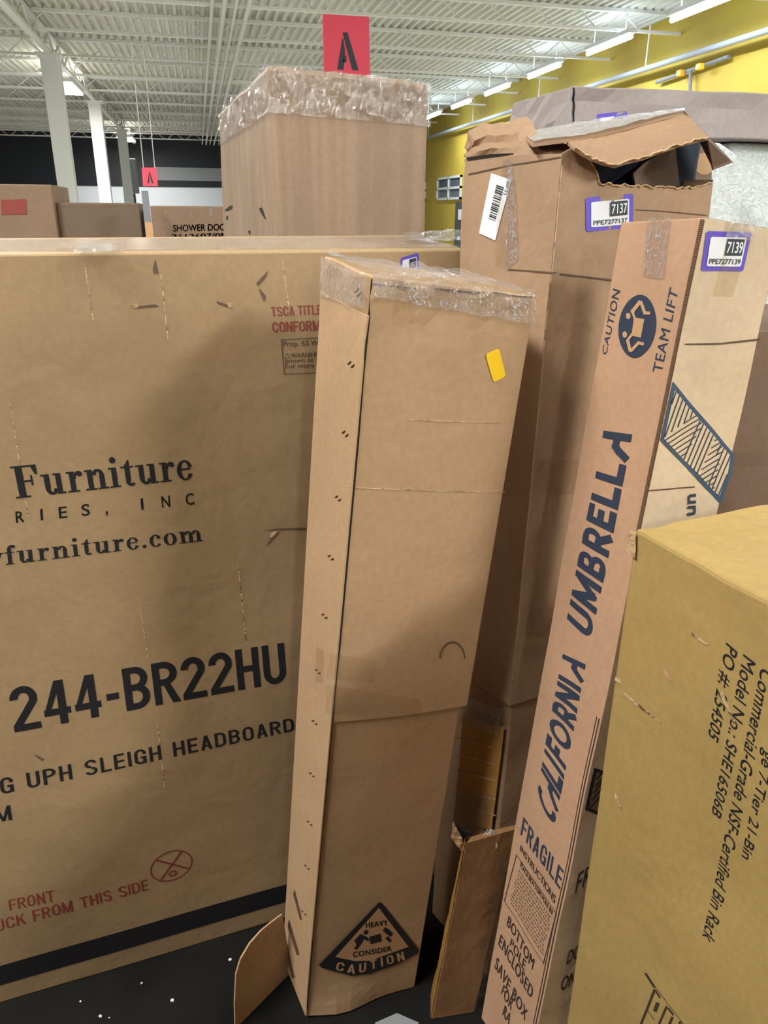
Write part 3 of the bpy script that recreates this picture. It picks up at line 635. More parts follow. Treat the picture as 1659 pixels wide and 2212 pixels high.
BB.text('caution_lettering', F, font_geo('CONSIDER', .03, 1.1), ((762, 2066), (846, 2052), (845, 2042), (762, 2055)), 'ink_black', ct, .0018)
for pts in ([(785, 2012), (790, 2006), (796, 2010), (793, 2017), (786, 2017)], [(764, 2031), (778, 2016), (792, 2022), (798, 2028), (794, 2032), (786, 2027), (778, 2040), (771, 2049), (764, 2049), (770, 2038)],
            [(797, 2022), (822, 2015), (824, 2032), (800, 2038)], [(826, 2008), (832, 2001), (840, 2006), (849, 2015), (844, 2022), (834, 2016)], [(832, 2026), (838, 2020), (846, 2030), (842, 2035)]):
    bpoly('lifting_figure', pts, 'ink_black', ct, .0018)
# bent-out bottom flap of the left side
h0 = zdrop(BB.P('left', .25, .0)); h1 = at_z(506, 2225, 0); nf = (h1-h0).cross(V((0, 0, 1))).normalized()
fpx = [(610, 1975), (590, 1990), (565, 2010), (540, 2038), (520, 2072), (510, 2105), (507, 2170), (509, 2236), (535, 2218), (562, 2208), (600, 2190), (632, 2172), (628, 2100), (618, 2020)]
fp = [on_plane(x, y, h0, nf) for x, y in fpx]
m = MB(); m.prism(fp, nf*.004 if nf.y > 0 else -nf*.004); bevel(m.build('bottom_flap', 'card_sleeve', B, label='torn flap bent out at the base'), .001)
for q in (((640, 1920), (656, 1985), (652, 1986), (637, 1930)), ((628, 1985), (650, 2060), (645, 2062), (625, 2000)), ((622, 2030), (640, 2110), (634, 2112), (618, 2050))):
    BB.poly('wrinkle', 'left', q, 'card_shade', B, .0042)  # flat dark strips painting the shading of wrinkles

# ---- C: tall torn carton
K0 = V((.492, 1.112, 0)); K1 = at_y(1214, 332, 1.235); L1 = at_y(1004, 338, 1.40); L0 = K0+V((-.075, .20, 0))
R1 = at_y(1541, 388, 1.33); wv = R1-K1; R0 = K0+V((wv.x, wv.y, 0))*.98
kz = K1.z; L1z = L1
# the box is cut flat at the height of the upper fold; torn pieces stand above it
def top_at(p0, p1, z): return p0+(p1-p0)*((z-p0.z)/(p1.z-p0.z))
def dfC(a, b, d): return V((noise.noise(V((a*5, b*5, d*9))), noise.noise(V((a*5+3, b*5, d*9))), 0))*.004
BC = Box(K0, R0, L0, L0+(R0-K0), K1, R1, L1, L1+(R1-K1), dfC)
Cc = carton('torn_carton', (K0+R0)/2, 'tall brown carton with a torn open top and a hole below the flap')
dC = BC.uv('left', 1090, 1517)[1]; dM = BC.uv('left', 1050, 1795)[1]
BC.body('lower_box', 'card_torn', Cc, (.03, .97), (.03, .97), (0, dC+.03), .05)
BC.body('upper_sleeve', 'card_torn', Cc, (0, 1), (0, 1), (dC, 1), .04, skip=('bottom', 'top', 'front'))
hole = [(1214, 332), (1240, 318), (1258, 327), (1270, 345), (1285, 364), (1290, 382), (1297, 398), (1318, 396), (1330, 402), (1348, 399), (1372, 404), (1389, 400), (1410, 405), (1430, 402), (1460, 407), (1492, 405), (1516, 400), (1537, 396), (1541, 388)]
uvh = [BC.uv(F, *p) for p in hole]
topv = [(0 if k == 0 else 1 if k == len(uvh)-1 else u, v) for k, (u, v) in enumerate(uvh)]
# front panel with torn edge: columns between bottom and the torn outline
vs = []; fs = []; NR = 22
for u, v in topv:
    for j in range(NR+1): vs.append(BC.P(F, u, dC+(v-dC)*j/NR))
for i in range(len(topv)-1):
    for j in range(NR): a = i*(NR+1)+j; fs.append((a, a+NR+1, a+NR+2, a+1))
o = mesh('front_panel', vs, fs, 'card_torn', Cc); so = o.modifiers.new('thick', 'SOLIDIFY'); so.thickness = .005; so.offset = -1
# inside: brown inner flap with a pale hand hole, dark blocks standing in for the shade inside
nC = BC.N(F, .5, .9)
ip = BC.P(F, .6, .95)-nC*.05
inner = [(1373, 400), (1368, 374), (1392, 352), (1422, 335), (1463, 318), (1500, 306), (1530, 300), (1536, 320), (1545, 338), (1538, 360), (1537, 396), (1516, 404), (1492, 409), (1430, 406)]
m = MB(); m.prism([on_plane(*p, ip, nC) for p in inner], -nC*.005); m.build('inner_flap', 'card_brown', Cc)
m = MB(); m.prism([on_plane(1521+22*math.cos(t), 354+24*math.sin(t), ip+nC*.001, nC) for t in [k*math.pi/8 for k in range(16)]], -nC*.0012); m.build('hand_hole_plug', 'ink_tan', Cc)
BC.body('hole_shade', 'black_band', Cc, (.02, .97), (.10, .97), (.6, .965), .1, bev=0)
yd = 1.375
m = MB(); m.prism([at_y(x, y, yd) for x, y in ((1238, 300), (1300, 285), (1420, 262), (1500, 258), (1520, 300), (1500, 420), (1240, 420))], (0, .03, 0)); bevel(m.build('hole_shade', 'navy_shade', Cc), .008)  # navy plate added in place of the shaded hollow under the lid
# top flap lying like a tent
tp = [at_y(1127, 300, 1.34), at_y(1242, 321, 1.222), at_y(1258, 336, 1.215), at_y(1280, 344, 1.212), at_y(1328, 356, 1.205), at_y(1352, 350, 1.21), at_y(1389, 339, 1.215), at_y(1440, 322, 1.225), at_y(1490, 306, 1.235), at_y(1530, 296, 1.25), at_y(1512, 268, 1.30), at_y(1478, 242, 1.42), at_y(1330, 265, 1.42), at_y(1160, 290, 1.40)]
ridge0, ridge1 = at_y(1235, 306, 1.30), at_y(1478, 240, 1.40)
lowe = [(1242, 319), (1258, 330), (1280, 342), (1300, 350), (1328, 357), (1352, 349), (1389, 340), (1420, 328), (1460, 314), (1500, 303), (1530, 296)]
upe = [(1225, 304), (1250, 300), (1280, 294), (1310, 288), (1340, 280), (1365, 274), (1390, 266), (1412, 260), (1440, 253), (1462, 247), (1482, 243)]
yl, yu = 1.215, 1.30
vs = []
for (x, y), (x2, y2) in zip(lowe, upe): vs += [at_y(x, y, yl+.03*(x-1242)/290), at_y(x2, y2, yu+.06*(x2-1225)/250)]
o = mesh('top_flap', vs, [(2*k, 2*k+2, 2*k+3, 2*k+1) for k in range(len(lowe)-1)], 'card_torn', Cc); so = o.modifiers.new('thick', 'SOLIDIFY'); so.thickness = .005
# upper face of the flap going back, covered by tape whitened for its glare
uf = [(1130, 296, 1.40), (1180, 283, 1.41), (1240, 270, 1.42), (1300, 262, 1.43), (1380, 252, 1.44), (1440, 245, 1.44), (1475, 239, 1.44)]
ub = [(1150, 312, 1.26), (1195, 306, 1.275), (1240, 301, 1.29), (1310, 287, 1.31), (1385, 267, 1.33), (1440, 252, 1.34), (1478, 243, 1.355)]
vs = []
for a_, b_ in zip(ub, uf): vs += [at_y(*a_), at_y(*b_)]
fl_ = [(2*k, 2*k+2, 2*k+3, 2*k+1) for k in range(len(uf)-1)]
o = mesh('top_flap', vs, fl_, 'card_torn', Cc); so = o.modifiers.new('thick', 'SOLIDIFY'); so.thickness = .004
vs2 = []
for k in range(25):
    t = k/24*(len(uf)-1.001); i = int(t); fr_ = t-i
    p = V(vs[2*i])*(1-fr_)+V(vs[2*i+2])*fr_; q = V(vs[2*i+1])*(1-fr_)+V(vs[2*i+3])*fr_
    for j in range(7): r_ = p+(q-p)*(j/6); vs2.append(r_+V((0, -.2, 1))*(.005+.003*noise.noise(r_*60)))
mesh('flap_tape', vs2, [(7*k+j, 7*k+7+j, 7*k+8+j, 7*k+j+1) for k in range(24) for j in range(6)], 'glare_tape', Cc, smooth=True)
# ragged pale fibres along the torn edges
random.seed(21)
def ragged(pts, name):
    m = MB(); out = []
    for p, q in zip(pts, pts[1:]):
        n_ = max(2, int((q-p).length/.006))
        out += [p+(q-p)*(k/n_)+V((random.uniform(-1, 1), random.uniform(-.5, .2), random.uniform(-1.2, 1.2)))*.0016 for k in range(n_)]
    m.tube(out+[pts[-1]], .0016, 5); m.build(name, 'card_raw', Cc)
ragged([at_y(x, y, yl+.03*(x-1242)/290-.003) for x, y in lowe], 'torn_edge')
ragged([BC.P(F, u, v, .001) for u, v in topv[1:-1]], 'torn_edge')
# side flap hanging off the far end, its shade put into darker card
sf = [at_y(1478, 240, 1.36), at_y(1584, 351, 1.33), at_y(1541, 367, 1.30), at_y(1528, 297, 1.27)]
m = MB(); m.prism(sf, (0, .004, 0)); m.build('side_flap', 'card_shade', Cc)
# crumpled flap standing at the left side
cf = [(1004, 338), (1006, 318), (1012, 300), (1014, 282), (1030, 274), (1046, 264), (1064, 268), (1086, 263), (1100, 266), (1118, 254), (1140, 252), (1153, 262), (1157, 286), (1180, 300), (1216, 308), (1244, 318), (1216, 332)]
top = cf[1:-1]; nR = 6; vs = []
for k, (x, y) in enumerate(top):
    s_ = k/(len(top)-1); xb, yb = 1005+(1216-1005)*s_, 352-8*s_
    pb = at_y(xb, yb, 1.44-.2*s_); pt_ = at_y(x, y, 1.50-.17*s_)
    for j in range(nR+1):
        t = j/nR; q = pb+(pt_-pb)*t
        vs.append(q+V((0, 1, 0))*(.012*noise.noise(V((s_*6, t*5, 3)))+.012*math.sin(t*15)*(1.1-s_)))
o = mesh('crumpled_flap', vs, [(k*(nR+1)+j, (k+1)*(nR+1)+j, (k+1)*(nR+1)+j+1, k*(nR+1)+j+1) for k in range(len(top)-1) for j in range(nR)], 'card_torn', Cc); so = o.modifiers.new('thick', 'SOLIDIFY'); so.thickness = .004
BC.poly('fold_shadow_gap', 'left', ((1008, 340), (1060, 333), (1110, 331), (1110, 334), (1060, 340), (1010, 347)), 'gap_dark', Cc, .001)
BC.poly('fold_line', 'left', ((1100, 581), (1203, 588), (1203, 592), (1098, 584)), 'card_shade', Cc, .001)
BC.poly('fold_line', F, ((1208, 590), (1330, 604), (1330, 608), (1208, 594)), 'card_shade', Cc, .001)
BC.poly('fold_line', 'left', ((1012, 375), (1100, 356), (1212, 338), (1212, 341), (1100, 359), (1012, 378)), 'card_shade', Cc, .001)
BC.poly('fold_line', F, ((1372, 452), (1430, 455), (1526, 464), (1526, 466), (1430, 457), (1372, 454)), 'card_shade', Cc, .001)
vs = []
for k in range(21): v = .02+dC+(.97-dC)*k/20; vs += [BC.P(F, .0, v, .0012), BC.P(F, .007, v, .0012)]
mesh('corner_highlight', vs, [(2*k, 2*k+1, 2*k+3, 2*k+2) for k in range(20)], 'card_raw', Cc)  # pale strip painting the bright highlight along the corner
for q_ in (((1152, 1062), (1300, 1075), (1310, 1000), (1162, 990)), ((1122, 1370), (1270, 1382), (1280, 1316), (1130, 1306))):
    BC.patch('band_tape', F, q_, 'clear_tape', Cc, .0016, .001, (8, 4))
BC.patch('side_tape', 'left', ((1094, 585), (1122, 560), (1108, 345), (1096, 345)), 'gloss_tape', Cc, .0014, .004, (6, 40), 70)
BC.patch('side_tape', 'left', ((1070, 575), (1098, 585), (1100, 345), (1086, 345)), 'clear_tape', Cc, .0012, .001, (4, 20))
# white bar code label
lq = ((1036, 504), (1071, 520), (1106, 389), (1062, 374))
lb = BC.patch('barcode_label', 'left', lq, 'label_white', Cc, .0016, 0, (2, 2))
f = BC.quadmap('left', lq); x = .30; bars = []
random.seed(3)
while x < .86:
    w_ = random.choice((.008, .014, .022)); bars.append((x, w_)); x += w_+random.choice((.010, .016, .024))
vs = []; fs = []
for x, w_ in bars: k = len(vs); vs += [f(.38, x, .0022), f(.78, x, .0022), f(.78, x+w_, .0022), f(.38, x+w_, .0022)]; fs.append((k, k+1, k+2, k+3))
mesh('barcode', vs, fs, 'ink_black', lb)
# handwritten size mark on the label edge
vs, fs = font_geo('09-27', .01); mesh('label_lettering', [f(.97-.13*y, .96-.22*x, .0022) for x, y in vs], fs, 'ink_black', lb)
sticker(BC, F, ((1265, 501), (1366, 492), (1367, 418), (1264, 427)), '7137', 'PPE7277137', Cc)
# taped and wrapped lower part
q = ((985, 1760), (1062, 1795), (1092, 1545), (1000, 1515))
BC.patch('tan_tape_band', 'left', ((980, 1768), (1062, 1795), (1090, 1570), (1000, 1545)), 'tan_tape', Cc, .001, 0, (4, 12))
for y0 in (1590, 1625, 1660, 1700, 1735):
    BC.patch('tape_edge', 'left', ((985, y0+3), (1072, y0+27), (1072, y0+24), (985, y0)), 'card_raw', Cc, .0024, 0, (2, 1))
BC.patch('lower_wrap', 'left', ((998, 1560), (1082, 1585), (1092, 1528), (1004, 1502)), 'wrap_crinkle', Cc, .004, .009, (16, 12), 50)
BC.patch('lower_wrap', 'left', ((985, 1795), (1056, 1800), (1068, 1715), (992, 1700)), 'stretch_wrap', Cc, .004, .009, (16, 12), 50)
BC.patch('lower_wrap', F, ((1056, 1960), (1130, 1990), (1180, 1530), (1094, 1530)), 'clear_tape', Cc, .004, .006, (16, 40), 40)

# ---- D: low carton patched with tape at the foot of the torn carton
D0 = at_z(931, 2203, 0); D1 = V((.450, 1.047, 0)); dep = V((.016, .055, 0))
DT0 = at_y(1006, 1822, D0.y+.018); DT1 = V((.532, 1.096, DT0.z-.012))
BD = Box(D0, D1, D0+dep, D1+dep*.5, DT0, DT1, DT0+dep*.3, DT1+dep*.2, lambda a, b, d: V((noise.noise(V((a*4, b*4, d*7))), 0, 0))*.003)
D = carton('low_carton', (D0+D1)/2, 'short crushed brown carton patched with shiny tape between the tall cartons')
BD.body('carton_body', 'card_low', D, step=.03, skip=('top',))
tpts = [BD.P('top', u, v) for u, v in ((0, 0), (1, 0), (1, 1), (.5, 1.0), (.12, .75))]
mesh('top_panel', tpts, [tuple(range(5))], 'card_low', D)
ol = [(982, 1775), (1000, 1795), (1022, 1800), (1006, 1822), (998, 1832)]
m = MB(); m.prism([at_y(x, y, DT0.y+.03) for x, y in ol], (0, .004, 0)); m.build('torn_opening', 'gap_dark', D)
m = MB(); m.prism([at_y(x, y, DT0.y+.012) for x, y in ((980, 1778), (998, 1810), (1004, 1830), (996, 1838), (976, 1812))], (0, .003, 0)); m.build('torn_edge', 'card_raw', D)
vs = []
for k in range(21): v = k/20; vs += [BD.P('left', .05, v, .0012), BD.P('left', .97, v, .0012)]
mesh('corner_tape', vs, [(2*k, 2*k+1, 2*k+3, 2*k+2) for k in range(20)], 'tan_tape', D)
BD.patch('tape_film', F, ((935, 2180), (1040, 2185), (1100, 1850), (1005, 1840)), 'clear_tape', D, .002, .004, (14, 30), 50)
st = MB(); random.seed(5)
p0 = at_y(1060, 1800, K0.y-.02)
for k in range(7):
    p = [at_y(1056+random.uniform(-4, 8), 1792, D0.y+.035)]
    for j in range(4): p.append(p[-1]+V((random.uniform(-.007, .007), -.001, -.012)))
    st.tube(p, .0007, 4)
st.build('plastic_strands', 'label_white', D, kind='stuff')

# ---- E: umbrella carton
e_fl, e_fr, e_br = V((.458, 1.031, .004)), V((.488, .869, .012)), V((.632, .895, 0)); e_bl = e_fl+(e_br-e_fr)
E_FL = depth_on(1342, 480, V((.627, 1.122, 1.589))); E_FR = depth_on(1524, 470, V((.657, .96, 1.595))); E_BR = depth_on(1690, 498, V((.801, .987, 1.578))); E_BL = E_FL+(E_BR-E_FR)
for p in (e_fl, e_fr, e_br, e_bl): p.z = max(p.z, 0)
def dfE(a, b, d): return V((.98, .18, 0))*(.004*math.sin(3*math.pi*d)*(b))+V((noise.noise(V((a*3, b*3, d*8))), noise.noise(V((a*3+9, b*3, d*8))), 0))*.0022
BE = Box(e_fl, e_fr, e_bl, e_br, E_FL, E_FR, E_BL, E_BR, dfE)
E = carton('umbrella_carton', (e_fl+e_br)/2, 'slim tall umbrella carton with large navy lettering up its front')
BE.body('carton_body', 'card_umbrella', E, step=.02, skip=('right',), bev=.002)
BE.body('side_panel', 'card_umbrella_side', E, (.985, 1.0), (0, 1), (0, 1), .04, bev=.001, label='paler side panel with a striped mark')
BE.text('brand_lettering', F, glyph_geo(STK, 'CALIFORNIA', .10, .42, .22), ((1198, 1786), (1268, 1424), (1217, 1412), (1160, 1722)), 'ink_navy', E, .0012)
BE.text('brand_lettering', F, glyph_geo(STK, 'UMBRELLA', .10, .42, .22), ((1276, 1380), (1370, 922), (1305, 930), (1224, 1345)), 'ink_navy', E, .0012)
BE.text('caution_lettering', F, font_geo('CAUTION', .006, 1.08), ((1310, 768), (1341, 628), (1325, 623), (1301, 762)), 'ink_navy', E)
BE.text('caution_lettering', F, font_geo('TEAM LIFT', .008, 1.08), ((1430, 806), (1466, 628), (1448, 620), (1410, 802)), 'ink_navy', E)
em = BE.text('team_lift_emblem', F, polys_geo(disc(.5, .5, .5, .5, 48)), ((1331, 772), (1412, 774), (1424, 636), (1342, 637)), 'ink_navy', E)
def epx(x, y): return (1280+x*210/1659, 600+y*230/1817)
for wd, pts in ((62, [(835, 400), (700, 570), (700, 600)]), (40, [(700, 590), (760, 780)]), (52, [(835, 400), (905, 600), (995, 605)]), (54, [(660, 1260), (610, 1060)]), (40, [(610, 1065), (745, 895)]), (50, [(660, 1260), (800, 1110), (890, 1135)])):
    for sq in stroke(pts, wd):
        mesh('emblem_figure', [BE.P(F, *BE.uv(F, *epx(*p)), .0016) for p in sq], [(0, 1, 2, 3)], 'ink_tan', em)
for cx, cy in ((622, 652), (563, 970)):
    mesh('emblem_head', [BE.P(F, *BE.uv(F, *epx(cx+40*math.cos(t), cy+54*math.sin(t))), .0016) for t in [k*math.pi/8 for k in range(16)]], [tuple(range(16))], 'ink_tan', em)
mesh('emblem_crate', [BE.P(F, *BE.uv(F, *epx(*p)), .0013) for p in ((720, 680), (895, 705), (835, 1020), (675, 990))], [(0, 1, 2, 3)], 'ink_tan', em)
def FT(txt, q, bold=.02, mat='ink_navy', sp=1.0, name='handling_lettering', face=F): BE.text(name, face, font_geo(txt, bold, sp), q, mat, E, .0013)
BE.text('handling_lettering', F, glyph_geo(SANS, 'FRAGILE', .16), ((1125, 1801), (1210, 1921), (1218, 1880), (1132, 1764)), 'ink_navy', E, .0012)
FT('INSTRUCTIONS', ((1124, 1836), (1199, 1952), (1202, 1936), (1126, 1824)), .012, 'ink_brown')
BE.text('instruction_frame', F, polys_geo([rect(0, 0, 1, .015), rect(0, .985, 1, 1), rect(0, 0, .015, 1), rect(.985, 0, 1, 1)]), ((1089, 1946), (1175, 2083), (1203, 1973), (1116, 1845)), 'ink_brown', E)
FT('PLACE BOTTOM POLE IN', ((1124, 1871), (1193, 1976), (1195, 1966), (1126, 1861)), .02, 'ink_brown')
f = BE.quadmap(F, ((1089, 1946), (1175, 2083), (1203, 1973), (1116, 1845))); vs = []; fs = []; random.seed(11)
for k in range(11):
    y = .80-.068*k; x = .10+random.uniform(0, .05)
    while x < .92:
        w_ = random.uniform(.02, .07); i = len(vs)
        vs += [f(x, y, .0007), f(x+w_, y, .0007), f(x+w_, y+.028, .0007), f(x, y+.028, .0007)]; fs.append((i, i+1, i+2, i+3)); x += w_+.018
mesh('fine_print', vs, fs, 'ink_faint', E)
FT('BOTTOM', ((1095, 1997), (1151, 2094), (1156, 2073), (1100, 1977)), .016, 'ink_brown', 1.1)
FT('POLE', ((1102, 2040), (1133, 2098), (1138, 2077), (1106, 2026)), .016, 'ink_brown', 1.1)
FT('ENCLOSED', ((1077, 2039), (1148, 2158), (1154, 2136), (1083, 2017)), .016, 'ink_brown', 1.1)
FT('SAVE BOX', ((1069, 2088), (1135, 2205), (1141, 2184), (1075, 2066)), .016, 'ink_brown', 1.1)
FT('FOR', ((1083, 2145), (1105, 2182), (1111, 2162), (1089, 2126)), .016, 'ink_brown', 1.1)
FT('RA', ((1086, 2190), (1100, 2214), (1106, 2194), (1092, 2170)), .016, 'ink_brown', 1.1)
BE.patch('front_tape', F, ((1391, 596), (1437, 603), (1452, 470), (1400, 471)), 'gloss_tape', E, .0016, .003, (10, 24), 120)
# raw fluted edge along the near corner, upper half, and pressed double ridge below
vs = []
for k in range(25): v = BE.uv(F, 1524-184*k/24, 474+656*k/24)[1]; vs += [BE.P(F, .955, v, .0014), BE.P(F, .998, v, .0014)]
mesh('fluted_edge', vs, [(2*k, 2*k+1, 2*k+3, 2*k+2) for k in range(24)], 'flute_edge', E)
for off_, w_, mt in ((.965, .012, 'ink_brown'), (.93, .008, 'ink_brown')):
    vs = []
    for k in range(25): v = .52*k/24; vs += [BE.P(F, off_, v, .0012), BE.P(F, off_+w_, v, .0012)]
    mesh('pressed_ridge', vs, [(2*k, 2*k+1, 2*k+3, 2*k+2) for k in range(24)], mt, E)
vs = []
for k in range(30): v = .995*k/29; vs += [BE.P(F, .02, v, .0006), BE.P(F, .05+.02*noise.noise(V((k*.7, 0, 0))), v, .0006)]
RF = 'right'
st_e = sticker(BE, RF, ((1513, 585), (1604, 586), (1623, 502), (1525, 499)), '7139', 'PPE7277139', E)
hx = [(1453, 824), (1586, 982), (1580, 1022), (1556, 1088), (1426, 951)]
ix = [(1456, 842), (1577, 984), (1571, 1020), (1553, 1072), (1433, 948)]
mk = BE.poly('striped_mark', RF, hx, 'ink_blue', E, .0010, label='blue bordered striped parallelogram')
BE.poly('mark_field', RF, ix, 'card_umbrella_side', mk, .0014)
def clip(poly, a, b):   # split segment to the inside of convex polygon
    t0, t1 = 0, 1; d = (b[0]-a[0], b[1]-a[1]); n = len(poly); cx = sum(p[0] for p in poly)/n; cy = sum(p[1] for p in poly)/n
    for i in range(n):
        p, q = poly[i], poly[(i+1) % n]; ex, ey = q[0]-p[0], q[1]-p[1]; s_ = 1 if ex*(cy-p[1])-ey*(cx-p[0]) > 0 else -1
        n0 = s_*(ex*(a[1]-p[1])-ey*(a[0]-p[0])); nd = s_*(ex*d[1]-ey*d[0])
        if abs(nd) < 1e-9:
            if n0 < 0: return None
        elif nd > 0: t0 = max(t0, -n0/nd)
        else: t1 = min(t1, -n0/nd)
    return ((a[0]+d[0]*t0, a[1]+d[1]*t0), (a[0]+d[0]*t1, a[1]+d[1]*t1)) if t0 < t1 else None
zones = [([(1450, 830), (1502, 893), (1432, 945), (1420, 945)], (.35, -1)), ([(1502, 893), (1520, 910), (1475, 992), (1430, 950)], (1, -.62)), ([(1512, 905), (1545, 945), (1508, 1025), (1472, 990)], (.42, -1)), ([(1545, 945), (1560, 962), (1540, 1062), (1508, 1025)], (1, -.62)), ([(1553, 955), (1588, 990), (1553, 1085), (1528, 1048)], (.42, -1))]
for zn, (dx, dy) in zones:
    L_ = math.hypot(dx, dy); nx, ny = -dy/L_, dx/L_; c0 = [p[0]*nx+p[1]*ny for p in zn]
    t = min(c0)+4
    while t < max(c0):
        mx_ = sum(p[0] for p in zn)/4; my_ = sum(p[1] for p in zn)/4; s_ = t-(mx_*nx+my_*ny)
        a_ = (mx_+nx*s_-dx*200, my_+ny*s_-dy*200); b_ = (mx_+nx*s_+dx*200, my_+ny*s_+dy*200)
        sg = clip(zn, a_, b_); sg = clip(ix, *sg) if sg else None
        if sg and math.hypot(sg[1][0]-sg[0][0], sg[1][1]-sg[0][1]) > 5:
            q = stroke(list(sg), 2.6)[0]; BE.poly('mark_stripe', RF, q, 'ink_navy', mk, .0018)
        t += 9.5
FT('un', ((1501, 1112), (1502, 1066), (1478, 1068), (1476, 1114)), .02, 'ink_navy', face=RF)
BE.patch('side_tape', RF, ((1538, 640), (1580, 642), (1628, 500), (1574, 492)), 'clear_tape', E, .0008, .0006, (6, 12))
BE.patch('side_tape', RF, ((1560, 512), (1618, 522), (1626, 478), (1574, 472)), 'wrap_crinkle', E, .003, .006, (10, 8))
BE.poly('crease', RF, ((1478, 742), (1560, 740), (1640, 731), (1642, 735), (1560, 744), (1480, 745)), 'card_shade', E, .0009)
BE.poly('crease', RF, ((1400, 1058), (1500, 1050), (1500, 1053), (1400, 1061)), 'card_shade', E, .0009)
# printed mark and handling words low on the side panel
BE.poly('side_mark', RF, ((1283, 1658), (1312, 1668), (1296, 1762), (1263, 1748)), 'ink_black', E, .0010)
BE.poly('side_mark_field', RF, ((1288, 1666), (1306, 1674), (1292, 1752), (1271, 1744)), 'card_brown', E, .0014)
BE.text('handling_lettering', RF, glyph_geo(SANS, 'FRAGILE', .16), ((1240, 1930), (1345, 1850), (1354, 1812), (1249, 1886)), 'ink_brown', E, .0012)
for k in range(5):
    BE.poly('side_mark_stripe', RF, ((1273+3*k, 1742-15*k), (1275+3*k, 1744-15*k), (1301, 1716-14*k+(8 if k > 2 else 0)), (1300, 1712-14*k+(8 if k > 2 else 0))), 'ink_black', E, .0018)
FT('DO NOT', ((1222, 2082), (1300, 2040), (1306, 2008), (1228, 2054)), .014, 'ink_brown', face=RF)
FT('ON', ((1209, 2140), (1240, 2125), (1246, 2094), (1214, 2112)), .014, 'ink_brown', face=RF)

# ---- G: rack carton, closest
s_ = .885
gP = V((.607, .945, 0))*(s_*.634/.607/1.0); gP = V((.634*s_, .987*s_, 0)); 
dg = ray(1372, 1140); hG = H+dg.z*(gP.length/math.hypot(dg.x, dg.y))
gu, gv = V((.985, .172, 0)), V((.158, -.987, 0)); gz = V((0, 0, hG))
def dfG(a, b, d):
    o = V((noise.noise(V((a*4, b*4, d*6))), noise.noise(V((a*4+3, b*4, d*6))), noise.noise(V((a*4, b*4+8, d*6)))))*.004
    if d > .97: o += V((0, 0, .006*noise.noise(V((a*9, b*9, 2)))))
    return o
BG = Box(gP, gP+gv*.62, gP+gu*.55, gP+gv*.62+gu*.55, gP+gz, gP+gv*.62+gz, gP+gu*.55+gz, gP+gv*.62+gu*.55+gz, dfG)
G = carton('rack_carton', gP+gv*.3+gu*.27, 'large yellowish carton with sideways black lettering in the near corner')
BG.body('carton_body', 'card_rack', G, step=.04, bev=.006)
for txt, q in (('PO #: 254505', ((1570, 1387), (1530, 1589), (1551, 1605), (1595, 1403))), ('Model No.: SHE16506B', ((1607, 1412), (1538, 1755), (1557, 1770), (1634, 1427))),
               ('Commercial-Grade NSF-Certified Bin Rack', ((1645, 1440), (1518, 2022), (1542, 2042), (1671, 1459))), ('ge 7-Tier 21-Bin', ((1651, 1616), (1603, 1850), (1623, 1862), (1673, 1630)))):
    BG.text('product_lettering', F, font_geo(txt, .004, 1.0, .18), q, 'ink_black', G, .0008)
def gpx(x, y): return (1340+x*319/1659, 2050+y*162/843)
for wd, pts in ((26, [(285, 270), (390, 430)]), (7, [(390, 420), (720, 850), (900, 1120)]), (26, [(390, 450), (300, 680), (180, 980)]), (24, [(525, 640), (430, 860), (330, 1100)]), (22, [(400, 470), (450, 545)]), (22, [(540, 660), (600, 740)]), (7, [(310, 690), (380, 790)]), (40, [(425, 600), (390, 700)]), (26, [(590, 760), (550, 850)]), (26, [(680, 810), (580, 1060)]), (7, [(200, 920), (420, 1240)])):
    for sq in stroke(pts, wd): mesh('rack_drawing', [BG.P(F, *BG.uv(F, *gpx(*p)), .0008) for p in sq], [(0, 1, 2, 3)], 'ink_brown', G)
vs = []
for k in range(31): a = k/30; w_ = .012+.006*noise.noise(V((a*12, 0, 0))); vs += [BG.P('top', a, .0, .0012), BG.P('top', a, .06+w_, .0012)]
BG.patch('corner_scuff', F, ((1360, 1190), (1378, 1205), (1380, 1150), (1366, 1140)), 'card_raw', G, .002, .006, (5, 6), 80)
for q in (((1328, 1470), (1345, 1478), (1340, 1466), (1331, 1460)), ((1560, 1490), (1590, 1560), (1586, 1562), (1556, 1500)), ((1340, 1488), (1430, 1560), (1428, 1564), (1338, 1496)), ((1330, 1710), (1345, 1745), (1341, 1748), (1328, 1720)), ((1495, 1365), (1530, 1390), (1528, 1394), (1493, 1370)), ((1436, 1440), (1452, 1470), (1448, 1471), (1433, 1446))):
    BG.poly('pale_scuff', F, q, 'card_raw', G, .0009)

# ---- I: tall wrapped carton behind the headboard carton
i_FL = at_y(577, 138, 1.90); i_FR = at_y(926, 176, 1.965); i_BL = at_y(472, 244, 2.72)
zI = i_FL.z
b1 = at_y(600, 512, 1.90); b2 = at_y(921, 498, 1.965); b3 = at_y(483, 522, 2.72)
def low(t, b_): k = t.z/(t.z-b_.z); return t+(b_-t)*k      # carry the edge down to the floor
def dfI(a, b, d):
    o = V((0, 0, 0))
    if d > .9: o = V((noise.noise(V((a*4, b*4, d*9))), noise.noise(V((a*4+2, b*4, d*9))), noise.noise(V((a*5, b*5, 1))) - .5*max(0, a-.75)*4*(1-b)))*(.007*(d-.9)/.1)
    return o
l0, l1, l3 = low(i_FL, b1), low(i_FR, b2), low(i_BL, b3)
for p in (l0, l1, l3): p.z = 0
BI = Box(l0, l1, l3, l3+(l1-l0), i_FL, i_FR, i_BL, i_BL+(i_FR-i_FL), dfI)
I = carton('wrapped_carton', (l0+l1)/2, 'tall plain carton with stretch wrap round its top under the red sign')
BI.body('carton_body', 'card_wrapped', I, step=.05, bev=.012)
